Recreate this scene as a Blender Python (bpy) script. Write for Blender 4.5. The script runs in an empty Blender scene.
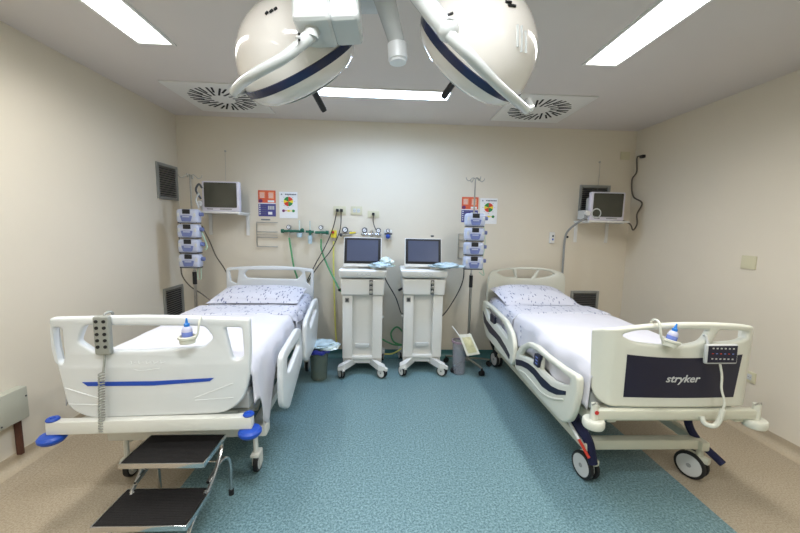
import bpy, bmesh, math, random
from mathutils import Vector, Matrix, noise
random.seed(7)
C = bpy.context.scene.collection
sc = bpy.context.scene
PI = math.pi

# ------------------------------------------------------------------ camera
CAM = (0.0, 0.0, 1.524)
RX = Vector((0.99878503, -0.04464261, 0.02086853))
UP = Vector((-0.01575803, 0.1119098, 0.99359342))
FW = Vector((0.04669199, 0.99271508, -0.11107035))
FPX = 345.0
cd = bpy.data.cameras.new('camera'); cam = bpy.data.objects.new('camera', cd); C.objects.link(cam)
m = Matrix((RX, UP, -FW)).transposed().to_4x4(); m.translation = Vector(CAM)
cam.matrix_world = m
cd.sensor_width = 36; cd.sensor_fit = 'HORIZONTAL'; cd.lens = FPX * 36 / 800; cd.clip_start = 0.02
sc.camera = cam

def at(px, py, X=None, Y=None, Z=None):
    """surveying helper: point of the sight line through a pixel on a known real plane"""
    d = FW + RX * ((px - 400) / FPX) - UP * ((py - 266.5) / FPX)
    o = Vector(CAM)
    t = (X - o.x) / d.x if X is not None else (Y - o.y) / d.y if Y is not None else (Z - o.z) / d.z
    return o + d * t

# room numbers
XL, XR, YB, YF, H = -2.26, 2.866, 3.96, -2.2, 2.677

# ------------------------------------------------------------------ materials
def srgb(c):
    return tuple((v / 255 / 12.92) if v / 255 <= .04045 else ((v / 255 + .055) / 1.055) ** 2.4 for v in c) + (1,)
MATS = {}
def mat(name, rgb, rough=.5, metal=0, var=.04, scale=6, bump=0, bscale=60, trans=0, alpha=1, emit=None, coat=0, spec=.5, sss=0):
    if name in MATS: return MATS[name]
    m = bpy.data.materials.new(name); m.use_nodes = True
    nt = m.node_tree; b = nt.nodes['Principled BSDF']
    c = srgb(rgb)
    tc = nt.nodes.new('ShaderNodeTexCoord')
    n = nt.nodes.new('ShaderNodeTexNoise'); n.inputs['Scale'].default_value = scale; n.inputs['Detail'].default_value = 4
    nt.links.new(tc.outputs['Object'], n.inputs['Vector'])
    r = nt.nodes.new('ShaderNodeValToRGB')
    r.color_ramp.elements[0].position = .3; r.color_ramp.elements[1].position = .7
    r.color_ramp.elements[0].color = tuple(v * (1 - var) for v in c[:3]) + (1,)
    r.color_ramp.elements[1].color = tuple(min(1, v * (1 + var)) for v in c[:3]) + (1,)
    nt.links.new(n.outputs['Fac'], r.inputs['Fac'])
    nt.links.new(r.outputs['Color'], b.inputs['Base Color'])
    b.inputs['Roughness'].default_value = rough; b.inputs['Metallic'].default_value = metal
    b.inputs['Specular IOR Level'].default_value = spec
    b.inputs['Transmission Weight'].default_value = trans
    b.inputs['Alpha'].default_value = alpha
    b.inputs['Coat Weight'].default_value = coat
    if emit:
        b.inputs['Emission Color'].default_value = srgb(emit[0]); b.inputs['Emission Strength'].default_value = emit[1]
    if bump:
        n2 = nt.nodes.new('ShaderNodeTexNoise'); n2.inputs['Scale'].default_value = bscale; n2.inputs['Detail'].default_value = 3
        nt.links.new(tc.outputs['Object'], n2.inputs['Vector'])
        bp = nt.nodes.new('ShaderNodeBump'); bp.inputs['Strength'].default_value = bump; bp.inputs['Distance'].default_value = .01
        nt.links.new(n2.outputs['Fac'], bp.inputs['Height']); nt.links.new(bp.outputs['Normal'], b.inputs['Normal'])
    MATS[name] = m
    return m

def floor_mat():
    """speckled vinyl: a teal field between two beige margins"""
    m = bpy.data.materials.new('vinyl_floor'); m.use_nodes = True
    nt = m.node_tree; b = nt.nodes['Principled BSDF']; L = nt.links.new
    tc = nt.nodes.new('ShaderNodeTexCoord')
    def speck(base, dark, light, s):
        v = nt.nodes.new('ShaderNodeTexNoise'); v.inputs['Scale'].default_value = s; v.inputs['Detail'].default_value = 3; v.inputs['Roughness'].default_value = .8
        L(tc.outputs['Object'], v.inputs['Vector'])
        r = nt.nodes.new('ShaderNodeValToRGB'); e = r.color_ramp.elements
        e[0].position = .36; e[0].color = srgb(dark); e[1].position = .66; e[1].color = srgb(light)
        k = e.new(.5); k.color = srgb(base)
        L(v.outputs['Fac'], r.inputs['Fac'])
        return r
    teal = speck((104, 134, 139), (70, 98, 104), (142, 170, 174), 85)
    beige = speck((168, 155, 134), (146, 132, 110), (184, 172, 152), 110)
    sx = nt.nodes.new('ShaderNodeSeparateXYZ'); L(tc.outputs['Object'], sx.inputs['Vector'])
    g = nt.nodes.new('ShaderNodeMath'); g.operation = 'GREATER_THAN'; g.inputs[1].default_value = -1.16
    l = nt.nodes.new('ShaderNodeMath'); l.operation = 'LESS_THAN'; l.inputs[1].default_value = 1.841
    mu = nt.nodes.new('ShaderNodeMath'); mu.operation = 'MULTIPLY'
    L(sx.outputs['X'], g.inputs[0]); L(sx.outputs['X'], l.inputs[0]); L(g.outputs[0], mu.inputs[0]); L(l.outputs[0], mu.inputs[1])
    mx = nt.nodes.new('ShaderNodeMix'); mx.data_type = 'RGBA'
    L(mu.outputs[0], mx.inputs['Factor']); L(beige.outputs['Color'], mx.inputs['A']); L(teal.outputs['Color'], mx.inputs['B'])
    # large soft wear variation
    n = nt.nodes.new('ShaderNodeTexNoise'); n.inputs['Scale'].default_value = 1.3; L(tc.outputs['Object'], n.inputs['Vector'])
    mr = nt.nodes.new('ShaderNodeMapRange'); mr.inputs['To Min'].default_value = .93; mr.inputs['To Max'].default_value = 1.05
    L(n.outputs['Fac'], mr.inputs['Value'])
    # weld seam in the beige sheet
    ab = nt.nodes.new('ShaderNodeMath'); ab.operation = 'COMPARE'; ab.inputs[1].default_value = -2.08; ab.inputs[2].default_value = .003
    L(sx.outputs['X'], ab.inputs[0])
    sb = nt.nodes.new('ShaderNodeMath'); sb.operation = 'MULTIPLY_ADD'; sb.inputs[1].default_value = -.14
    L(ab.outputs[0], sb.inputs[0]); L(mr.outputs['Result'], sb.inputs[2])
    vm = nt.nodes.new('ShaderNodeVectorMath'); vm.operation = 'SCALE'
    L(mx.outputs['Result'], vm.inputs[0]); L(sb.outputs[0], vm.inputs['Scale'])
    L(vm.outputs['Vector'], b.inputs['Base Color'])
    b.inputs['Roughness'].default_value = .38
    b.inputs['Specular IOR Level'].default_value = .4
    return m

def print_mat(name, base, ink, scale=26, thr=.2):
    """cotton with scattered blue-grey sprigs"""
    m = bpy.data.materials.new(name); m.use_nodes = True
    nt = m.node_tree; b = nt.nodes['Principled BSDF']; L = nt.links.new
    tc = nt.nodes.new('ShaderNodeTexCoord')
    mp = nt.nodes.new('ShaderNodeMapping'); mp.inputs['Rotation'].default_value = (0, 0, .5); mp.inputs['Scale'].default_value = (1.9, .62, 1)
    L(tc.outputs['Object'], mp.inputs['Vector'])
    nz = nt.nodes.new('ShaderNodeTexNoise'); nz.inputs['Scale'].default_value = 30; L(mp.outputs['Vector'], nz.inputs['Vector'])
    mxv = nt.nodes.new('ShaderNodeVectorMath'); mxv.operation = 'MULTIPLY_ADD'; mxv.inputs[1].default_value = (.045, .045, .045)
    L(nz.outputs['Color'], mxv.inputs[0]); L(mp.outputs['Vector'], mxv.inputs[2])
    v = nt.nodes.new('ShaderNodeTexVoronoi'); v.inputs['Scale'].default_value = scale; L(mxv.outputs['Vector'], v.inputs['Vector'])
    r = nt.nodes.new('ShaderNodeValToRGB'); e = r.color_ramp.elements
    e[0].position = thr; e[0].color = (1, 1, 1, 1); e[1].position = thr + .1; e[1].color = (0, 0, 0, 1)
    L(v.outputs['Distance'], r.inputs['Fac'])
    v2 = nt.nodes.new('ShaderNodeSeparateColor'); L(v.outputs['Color'], v2.inputs['Color'])
    g = nt.nodes.new('ShaderNodeMath'); g.operation = 'GREATER_THAN'; g.inputs[1].default_value = .38; L(v2.outputs['Red'], g.inputs[0])
    mu = nt.nodes.new('ShaderNodeMath'); mu.operation = 'MULTIPLY'; L(r.outputs['Color'], mu.inputs[0]); L(g.outputs[0], mu.inputs[1])
    mx = nt.nodes.new('ShaderNodeMix'); mx.data_type = 'RGBA'; mx.inputs['A'].default_value = srgb(base); mx.inputs['B'].default_value = srgb(ink)
    L(mu.outputs[0], mx.inputs['Factor']); L(mx.outputs['Result'], b.inputs['Base Color'])
    b.inputs['Roughness'].default_value = .9; b.inputs['Specular IOR Level'].default_value = .1
    return m

WALL = mat('wall_paint', (218, 209, 190), .62, var=.012, scale=2, bump=.04, bscale=40)
CEIL = mat('ceiling_paint', (212, 205, 199), .7, var=.012, scale=2)
FLOOR = floor_mat()
BEIGE = mat('beige_vinyl_cove', (180, 166, 142), .45, var=.08, scale=110)
TEAL = mat('teal_vinyl_cove', (74, 122, 122), .45, var=.12, scale=90)
WHITEP = mat('white_plastic', (224, 223, 218), .32, var=.01)
BEDW = mat('pearl_white_plastic', (216, 219, 219), .34, var=.012)
CREAM = mat('cream_plastic', (214, 214, 200), .36, var=.012)
CREAMM = mat('cream_painted_metal', (205, 204, 186), .38, var=.015)
BEDM = mat('light_grey_painted_metal', (214, 214, 206), .38, var=.012)
BLUE = mat('blue_plastic', (24, 72, 172), .4, var=.03)
NAVY = mat('navy_plastic', (17, 20, 46), .4, var=.05)
NAVYCLOTH = mat('navy_fabric', (22, 26, 62), .85, var=.1, scale=60)
BLACK = mat('black_rubber', (22, 22, 24), .6, var=.1, scale=40)
TREAD = mat('black_ribbed_rubber', (18, 15, 15), .85, var=.25, scale=120, bump=.3, bscale=180)
DGREY = mat('dark_grey_plastic', (62, 64, 68), .45, var=.05)
MGREY = mat('mid_grey_plastic', (140, 142, 140), .5, var=.04)
LGREY = mat('light_grey_plastic', (196, 198, 196), .4, var=.03)
REMOTE = mat('grey_green_plastic', (150, 152, 144), .45, var=.03)
CHROME = mat('chrome', (205, 205, 205), .16, metal=1, var=.03)
STEEL = mat('brushed_steel', (176, 174, 168), .32, metal=1, var=.06, scale=40)
ALU = mat('grey_anodised_metal', (150, 152, 148), .45, metal=.5, var=.04)
SHEET = mat('white_cotton', (212, 211, 217), .9, var=.012, scale=14, bump=.08, bscale=22, spec=.1)
MATTR = mat('grey_mattress_vinyl', (188, 192, 196), .45, var=.03)
PRINT = print_mat('sprig_print_cotton', (204, 204, 212), (146, 150, 170), 26, .28)
PRINTP = print_mat('sprig_print_pillowcase', (206, 206, 214), (116, 120, 146), 26, .25)
SCREEN = mat('grey_lcd_glass', (74, 80, 100), .25, var=.02, emit=((90, 98, 124), .05))
CRT = mat('dark_olive_glass', (66, 66, 56), .2, var=.04)
LED = mat('lamp_diffuser', (255, 255, 255), .6, emit=((246, 250, 255), 5.0))
HOLEK = mat('slot_black', (14, 14, 14), .8)
GREEN = mat('green_plastic', (24, 96, 74), .4)
GHOSE = mat('green_hose', (84, 152, 100), .4)
YHOSE = mat('yellow_hose', (222, 218, 120), .45)
YEL = mat('yellow_plastic', (226, 206, 60), .4)
RED = mat('red_plastic', (200, 44, 40), .45)
CABLE = mat('dark_cable', (48, 44, 42), .55)
BCABLE = mat('brown_grey_cable', (92, 84, 72), .55)
IVORY = mat('ivory_plate', (206, 200, 168), .45, var=.02)
BOXG = mat('grey_green_enamel', (176, 176, 160), .45, var=.03)
BROWN = mat('dark_brown_wood', (84, 50, 36), .55, var=.15, scale=30)
PUMPB = mat('pale_blue_plastic', (182, 188, 206), .36, var=.03)
PUMPK = mat('periwinkle_plastic', (104, 116, 164), .4, var=.05)
PAPER = mat('white_paper', (234, 234, 234), .7, var=.01)
ORANGE = mat('orange_red_print', (218, 96, 62), .7, var=.05)
ORANGEL = mat('light_orange_print', (232, 150, 104), .7, var=.05)
INDIGO = mat('indigo_print', (78, 76, 140), .7, var=.05)
PURPLE = mat('purple_print', (110, 48, 96), .7, var=.05)
GREENP = mat('green_print', (52, 136, 70), .7, var=.05)
REDP = mat('red_print', (206, 60, 44), .7, var=.05)
YELP = mat('yellow_print', (232, 210, 60), .7, var=.05)
GREYP = mat('grey_print', (120, 122, 130), .7, var=.05)
CLEAR = mat('clear_plastic_blue', (196, 218, 226), .16, var=.12, scale=30, alpha=.86, spec=.7)
CLEARG = mat('clear_plastic_green', (214, 228, 222), .16, var=.12, scale=30, alpha=.84, spec=.7)
BIN = mat('smoky_clear_plastic', (170, 172, 180), .15, var=.05, alpha=.42, spec=.7)
BING = mat('greenish_clear_plastic', (120, 134, 122), .15, var=.05, alpha=.5, spec=.7)
VIAL = mat('frosted_lilac_plastic', (206, 208, 232), .35, var=.03, alpha=.9)
CYAN = mat('bright_blue_cap', (40, 124, 208), .35)
LABEL_ = mat('blue_label_print', (120, 140, 214), .6)
LAMPW = mat('glossy_white_enamel', (232, 227, 220), .12, var=.008, coat=.6)
LAMPG = mat('glossy_white_grey_enamel', (208, 211, 210), .18, var=.008, coat=.4)
LAMPB = mat('navy_lacquer', (30, 42, 78), .22, var=.03)
POUCH = mat('clear_pouch_white_edge', (226, 226, 212), .3, var=.04, alpha=.92)
POUCHT = mat('cream_pouch_content', (206, 202, 160), .4, var=.12, scale=40)

# ------------------------------------------------------------------ mesh builder
def catmull(pts, seg=6):
    pts = [Vector(p) for p in pts]
    if len(pts) < 3: return pts
    q = [pts[0] * 2 - pts[1]] + pts + [pts[-1] * 2 - pts[-2]]
    out = []
    for i in range(1, len(q) - 2):
        a, b, c, d = q[i - 1:i + 3]
        for k in range(seg):
            t = k / seg
            out.append(.5 * ((2 * b) + (c - a) * t + (2 * a - 5 * b + 4 * c - d) * t * t + (3 * b - a - 3 * c + d) * t ** 3))
    out.append(pts[-1])
    return out

class MB:
    def __init__(s): s.v = []; s.f = []; s.m = []; s.mats = []
    def mi(s, m):
        if m not in s.mats: s.mats.append(m)
        return s.mats.index(m)
    def add(s, vs, fs, m):
        o = len(s.v); k = s.mi(m)
        s.v += [Vector(v) for v in vs]
        for f in fs: s.f.append([i + o for i in f]); s.m.append(k)
        return s
    def frombm(s, bm, m, mx=None):
        bm.verts.ensure_lookup_table(); bm.verts.index_update()
        s.add([(mx @ v.co) if mx else v.co.copy() for v in bm.verts], [[v.index for v in f.verts] for f in bm.faces], m); bm.free(); return s
    def box(s, c, d, m, bevel=0, seg=2, mx=None, taper=None):
        bm = bmesh.new(); bmesh.ops.create_cube(bm, size=1)
        for v in bm.verts:
            v.co = Vector((v.co.x * d[0], v.co.y * d[1], v.co.z * d[2]))
            if taper and v.co.z < 0: v.co.x *= taper[0]; v.co.y *= taper[1]
        if bevel: bmesh.ops.bevel(bm, geom=list(bm.edges), offset=bevel, segments=seg, affect='EDGES', profile=.6)
        T = Matrix.Translation(Vector(c)) @ (mx.to_4x4() if mx else Matrix.Identity(4))
        return s.frombm(bm, m, T)
    def ring(s, c, ax, r, n, ref=None):
        ax = Vector(ax).normalized()
        a = ref if ref is not None else (Vector((0, 0, 1)) if abs(ax.z) < .9 else Vector((1, 0, 0)))
        x = (a - ax * a.dot(ax)).normalized(); y = ax.cross(x)
        return [Vector(c) + (x * math.cos(2 * PI * i / n) + y * math.sin(2 * PI * i / n)) * r for i in range(n)], x
    def loft(s, rings, m, cap=True):
        n = len(rings[0]); vs = [v for r in rings for v in r]; fs = []
        for k in range(len(rings) - 1):
            for i in range(n):
                j = (i + 1) % n; fs.append([k * n + i, k * n + j, (k + 1) * n + j, (k + 1) * n + i])
        if cap: fs.append(list(range(n))[::-1]); fs.append([(len(rings) - 1) * n + i for i in range(n)])
        return s.add(vs, fs, m)
    def cyl(s, a, b, r, m, r2=None, n=20):
        a, b = Vector(a), Vector(b); r2 = r if r2 is None else r2
        A, x = s.ring(a, b - a, r, n); B, _ = s.ring(b, b - a, r2, n, x)
        return s.loft([A, B], m)
    def lathe(s, prof, o, ax, m, n=28, cap=True):
        """prof: list of (radius, height along axis)"""
        o = Vector(o); ax = Vector(ax).normalized(); x = None; rs = []
        for r, h in prof:
            R_, x = s.ring(o + ax * h, ax, max(r, 1e-4), n, x); rs.append(R_)
        return s.loft(rs, m, cap)
    def tube(s, pts, r, m, n=8, seg=6, smooth=True, r2=None):
        P = catmull(pts, seg) if smooth else [Vector(p) for p in pts]
        x = None; rs = []
        for i, p in enumerate(P):
            t = (P[min(i + 1, len(P) - 1)] - P[max(i - 1, 0)])
            if t.length < 1e-9: t = Vector((0, 0, 1))
            k = i / (len(P) - 1); rr = r if r2 is None else r + (r2 - r) * k
            R_, x = s.ring(p, t, rr, n, x); rs.append(R_)
        return s.loft(rs, m)
    def prism(s, poly, ext, m, frame):
        """poly 2D -> frame(u, v, w) 3D, extruded w from ext[0] to ext[1]"""
        n = len(poly)
        vs = [Vector(frame(u, v, ext[0])) for u, v in poly] + [Vector(frame(u, v, ext[1])) for u, v in poly]
        fs = [list(range(n))[::-1], [n + i for i in range(n)]] + [[i, (i + 1) % n, n + (i + 1) % n, n + i] for i in range(n)]
        return s.add(vs, fs, m)
    def sphere(s, c, r, m, sc3=(1, 1, 1), n=16):
        bm = bmesh.new(); bmesh.ops.create_uvsphere(bm, u_segments=n, v_segments=max(6, n // 2), radius=r)
        return s.frombm(bm, m, Matrix.Translation(Vector(c)) @ Matrix.Diagonal((*sc3, 1)))
    def mesh(s, name, inv=None, sharp=35):
        me = bpy.data.meshes.new(name)
        me.from_pydata([tuple(inv @ v) if inv else tuple(v) for v in s.v], [], s.f)
        for m in s.mats: me.materials.append(m)
        me.polygons.foreach_set('material_index', s.m)
        bm = bmesh.new(); bm.from_mesh(me); bmesh.ops.recalc_face_normals(bm, faces=bm.faces); bm.to_mesh(me); bm.free()
        me.polygons.foreach_set('use_smooth', [True] * len(me.polygons))
        me.set_sharp_from_angle(angle=math.radians(sharp))
        me.update(); return me
    def build(s, name, parent=None, world=False, sharp=35):
        inv = WM[parent.name].inverted() if (world and parent) else None
        o = bpy.data.objects.new(name, s.mesh(name, inv, sharp)); C.objects.link(o)
        if parent: o.parent = parent; WM[o.name] = WM[parent.name]
        else: WM[o.name] = Matrix.Identity(4)
        return o
WM = {}
def tag(o, label=None, cat=None, group=None, kind=None):
    if label: o['label'] = label
    if cat: o['category'] = cat
    if group: o['group'] = group
    if kind: o['kind'] = kind
    return o
def thing(name, label, cat, loc=(0, 0, 0), rz=0, group=None):
    o = bpy.data.objects.new(name, None); C.objects.link(o); o.location = loc; o.rotation_euler = (0, 0, rz); o.empty_display_size = .1
    WM[o.name] = Matrix.Translation(Vector(loc)) @ Matrix.Rotation(rz, 4, 'Z')
    return tag(o, label, cat, group)
def single(mb, name, label, cat, loc=None, group=None, sharp=35):
    """a thing that is one mesh; vertices given in world space, origin moved to its base"""
    if loc is None:
        n = len(mb.v); loc = Vector((sum(v.x for v in mb.v) / n, sum(v.y for v in mb.v) / n, min(v.z for v in mb.v)))
    M = Matrix.Translation(Vector(loc))
    o = bpy.data.objects.new(name, mb.mesh(name, M.inverted(), sharp)); C.objects.link(o); o.location = loc
    WM[o.name] = M
    return tag(o, label, cat, group)
def copy_tree(o, parent=None, loc=None, rz=None, label=None, name=None):
    c = o.copy(); C.objects.link(c); c.parent = parent
    if loc is not None: c.location = loc
    if rz is not None: c.rotation_euler = (0, 0, rz)
    if label: c['label'] = label
    if parent is None: WM[c.name] = Matrix.Translation(c.location) @ Matrix.Rotation(c.rotation_euler.z, 4, 'Z')
    for ch in [k for k in bpy.data.objects if k.parent == o]: copy_tree(ch, c)
    return c
def struct(mb, name):
    o = mb.build(name); o['kind'] = 'structure'; return o

def round_poly(pts, r, seg=5):
    """round the corners of a 2D polygon; r is one radius or one per corner"""
    out = []; n = len(pts)
    for i in range(n):
        p = Vector(pts[i]); a = Vector(pts[i - 1]); b = Vector(pts[(i + 1) % n])
        rr = r[i] if isinstance(r, (list, tuple)) else r
        d1 = a - p; d2 = b - p; l = min(rr, d1.length * .45, d2.length * .45)
        if l < 1e-4: out.append(tuple(p)); continue
        A = p + d1.normalized() * l; B = p + d2.normalized() * l
        for k in range(seg + 1):
            t = k / seg; q = A * (1 - t) ** 2 + p * 2 * t * (1 - t) + B * t * t; out.append(tuple(q))
    return out
def board(loops, thick, bevel, frame, m, name, parent, world=False, cuts=None):
    """flat moulded panel with holes and rounded edges, mapped into place by frame(u, v, w)"""
    cu = bpy.data.curves.new('tmp', 'CURVE'); cu.dimensions = '2D'; cu.fill_mode = 'BOTH'
    cu.extrude = thick / 2 - bevel; cu.bevel_depth = bevel; cu.bevel_resolution = 2; cu.offset = -bevel
    for lp in loops:
        sp = cu.splines.new('POLY'); sp.points.add(len(lp) - 1); sp.use_cyclic_u = True
        for i, (u, v) in enumerate(lp): sp.points[i].co = (u, v, 0, 1)
    ob = bpy.data.objects.new('tmp', cu); C.objects.link(ob)
    dg = bpy.context.evaluated_depsgraph_get(); dg.update()
    me = bpy.data.meshes.new_from_object(ob.evaluated_get(dg))
    bpy.data.objects.remove(ob); bpy.data.curves.remove(cu)
    bm = bmesh.new(); bm.from_mesh(me); bpy.data.meshes.remove(me)
    bmesh.ops.remove_doubles(bm, verts=bm.verts, dist=1e-5)
    for c in (cuts or []):
        bmesh.ops.bisect_plane(bm, geom=bm.verts[:] + bm.edges[:] + bm.faces[:], plane_co=(c, 0, 0), plane_no=(1, 0, 0))
    mb = MB()
    bm.verts.ensure_lookup_table(); bm.verts.index_update()
    mb.add([Vector(frame(v.co.x, v.co.y, v.co.z)) for v in bm.verts], [[v.index for v in f.verts] for f in bm.faces], m); bm.free()
    return mb.build(name, parent, world, sharp=40)
def text_mesh(txt, size, frame, m, name, parent, ext=.001, shear=0, offset=0, width=None):
    cu = bpy.data.curves.new('tmp', 'FONT'); cu.body = txt; cu.size = size; cu.extrude = ext; cu.shear = shear; cu.offset = offset
    cu.align_x = 'CENTER'; cu.align_y = 'CENTER'; cu.resolution_u = 3
    ob = bpy.data.objects.new('tmp', cu); C.objects.link(ob)
    dg = bpy.context.evaluated_depsgraph_get(); dg.update()
    me = bpy.data.meshes.new_from_object(ob.evaluated_get(dg)); bpy.data.objects.remove(ob)
    k = 1
    if width:
        xs = [v.co.x for v in me.vertices]; k = width / (max(xs) - min(xs))
    mb = MB(); mb.add([Vector(frame(v.co.x * k, v.co.y, v.co.z)) for v in me.vertices], [list(p.vertices) for p in me.polygons], m)
    return mb.build(name, parent)

# ------------------------------------------------------------------ room shell
def quad(a, b, c, d, m):
    return MB().add([a, b, c, d], [[0, 1, 2, 3]], m)
T = .12
struct(MB().box(((XL + XR) / 2, (YF + YB) / 2, -T / 2), (XR - XL + 2 * T, YB - YF + 2 * T, T), FLOOR), 'floor')
struct(MB().box(((XL + XR) / 2, YB + T / 2, H / 2), (XR - XL, T, H), WALL), 'wall_back')
struct(MB().box((XL - T / 2, (YF + YB) / 2, H / 2), (T, YB - YF + 2 * T, H), WALL), 'wall_left')
struct(MB().box((XR + T / 2, (YF + YB) / 2, H / 2), (T, YB - YF + 2 * T, H), WALL), 'wall_right')
struct(MB().box(((XL + XR) / 2, YF - T / 2, H / 2), (XR - XL, T, H), WALL), 'wall_front')
# ceiling with openings for the recessed luminaires
LIGHTS = [(-1.60, -1.385, 1.24, 2.44), (1.36, 1.585, 1.29, 2.46), (-.61, .545, 3.04, 3.225),
          (-.61, .545, .35, .535), (-1.60, -1.385, -1.4, -.2), (1.36, 1.585, -1.4, -.2)]  # this row is out of view, added to light camera-facing surfaces
xs = sorted({XL - T, XR + T} | {v for l in LIGHTS for v in l[:2]}); ys = sorted({YF - T, YB + T} | {v for l in LIGHTS for v in l[2:]})
mb = MB()
for i in range(len(xs) - 1):
    for j in range(len(ys) - 1):
        cx, cy = (xs[i] + xs[i + 1]) / 2, (ys[j] + ys[j + 1]) / 2
        if any(l[0] < cx < l[1] and l[2] < cy < l[3] for l in LIGHTS): continue
        mb.box((cx, cy, H + .06), (xs[i + 1] - xs[i], ys[j + 1] - ys[j], .12), CEIL)
struct(mb, 'ceiling')
# coved skirting
def cove(p0, p1, nrm, m, name, h=.06):
    p0, p1, nrm = Vector(p0), Vector(p1), Vector(nrm)
    prof = [(0, 0), (h, 0)] + [(h - h * math.sin(a), h - h * math.cos(a)) for a in [PI / 12 * k for k in range(1, 6)]] + [(.004, h), (.004, h + .03), (0, h + .03)]
    rs = [[p + nrm * u + Vector((0, 0, v + .0005)) for u, v in prof] for p in (p0, p1)]
    return struct(MB().loft(rs, m), name)
cove((XL, YF, 0), (XL, YB, 0), (1, 0, 0), BEIGE, 'baseboard_left')
cove((XR, YF, 0), (XR, YB, 0), (-1, 0, 0), BEIGE, 'baseboard_right')
cove((-1.16, YB, 0), (1.841, YB, 0), (0, -1, 0), TEAL, 'baseboard_back')
cove((XL, YB, 0), (-1.16, YB, 0), (0, -1, 0), BEIGE, 'baseboard_back')
cove((1.841, YB, 0), (XR, YB, 0), (0, -1, 0), BEIGE, 'baseboard_back')

# recessed ceiling luminaires
LAB = ['recessed ceiling light at the upper left over the foot of the left bed', 'recessed ceiling light at the upper right over the foot of the right bed',
       'long recessed ceiling light between the two swirl diffusers near the back wall', 'unseen recessed ceiling light added over the near middle of the room in front of the surgical lamps',
       'unseen recessed ceiling light added over the near left of the room', 'unseen recessed ceiling light added over the near right of the room']
for l, lab in zip(LIGHTS, LAB):
    cx, cy = (l[0] + l[1]) / 2, (l[2] + l[3]) / 2; w, d = l[1] - l[0], l[3] - l[2]
    t = thing('ceiling_light', lab, 'ceiling light', (cx, cy, H), group='recessed ceiling lights')
    fr = MB(); e = .018
    for sx in (-1, 1): fr.box((sx * (w / 2 + e / 2 - .004), 0, -.004), (e, d + 2 * e, .008), WHITEP); fr.box((sx * (w / 2 - .002), 0, .03), (.004, d, .06), WHITEP)
    for sy in (-1, 1): fr.box((0, sy * (d / 2 + e / 2 - .004), -.004), (w, e, .008), WHITEP); fr.box((0, sy * (d / 2 - .002), .03), (w, .004, .06), WHITEP)
    fr.build('frame', t)
    MB().box((0, 0, .04), (w - .01, d - .01, .01), LED).build('diffuser', t)
    ld = bpy.data.lights.new('light', 'AREA'); ld.shape = 'RECTANGLE'; ld.size = w * .9; ld.size_y = d * .9
    ld.energy = 24 * (.85 if cy < 0 else .9 if cx > 1 else .72 if cx < -1 else 1.2 if cy > 3 else 1.5); ld.color = (.50, .68, 1) if cy > 3 else (.93, .965, 1) if abs(cx) < 1 else (1, .97, .93); ld.spread = math.radians(176 if cy > 3 else 156)
    lo = bpy.data.objects.new('tube_lamp', ld); C.objects.link(lo); lo.location = (cx, cy, H + .028)

# swirl diffusers
def swirl(loc, label):
    t = thing('air_diffuser', label, 'air diffuser', loc, group='swirl air diffusers in the ceiling')
    MB().box((0, 0, -.006), (.72, .72, .012), WHITEP, .003).build('plate', t)
    s = MB(); n = 32
    for i in range(n):
        a = 2 * PI * i / n
        R0, R1 = (.10, .28) if i % 2 else (.17, .285)
        M = Matrix.Rotation(a, 3, 'Z')
        s.box(M @ Vector(((R0 + R1) / 2, .012, -.0125)), (R1 - R0, .017, .003), HOLEK, mx=Matrix.Rotation(a + .28, 3, 'Z'))
    s.build('slots', t)
swirl((-1.50, 3.40, H), 'square white ceiling diffuser with black swirl slots, partly behind the left lamp')
swirl((1.45, 3.37, H), 'square white ceiling diffuser with black swirl slots, partly behind the right lamp')

# return air grilles
def grille(w, h, loc, rz, label):
    t = thing('air_grille', label, 'air grille', loc, rz, group='grey louvred wall grilles')
    f = MB(); e = .03
    for s_ in (-1, 1):
        f.box((s_ * (w / 2 - e / 2), -.008, 0), (e, .016, h), ALU, .002); f.box((0, -.008, s_ * (h / 2 - e / 2)), (w - 2 * e, .016, e), ALU, .002)
    f.build('frame', t)
    MB().box((0, -.001, 0), (w - .04, .002, h - .04), DGREY).build('backing', t)
    b = MB(); n = int((h - 2 * e) / .022)
    for i in range(n):
        b.box((0, -.009, -h / 2 + e + (i + .5) * (h - 2 * e) / n), (w - 2 * e, .014, .002), STEEL, mx=Matrix.Rotation(-.7, 3, 'X'))
    b.build('louvres', t)
grille(.34, .36, (XL, 3.755, 1.945), PI / 2, 'louvred grille high on the left wall beside the left infusion stand')
grille(.34, .36, (XL, 3.76, .67), PI / 2, 'louvred grille low on the left wall behind the left bed')
grille(.34, .36, (2.40, YB, .645), 0, 'louvred grille low on the back wall beside the right headboard')
grille(.36, .38, (2.42, YB, 1.87), 0, 'louvred grille high on the back wall behind the right monitor')

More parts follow.
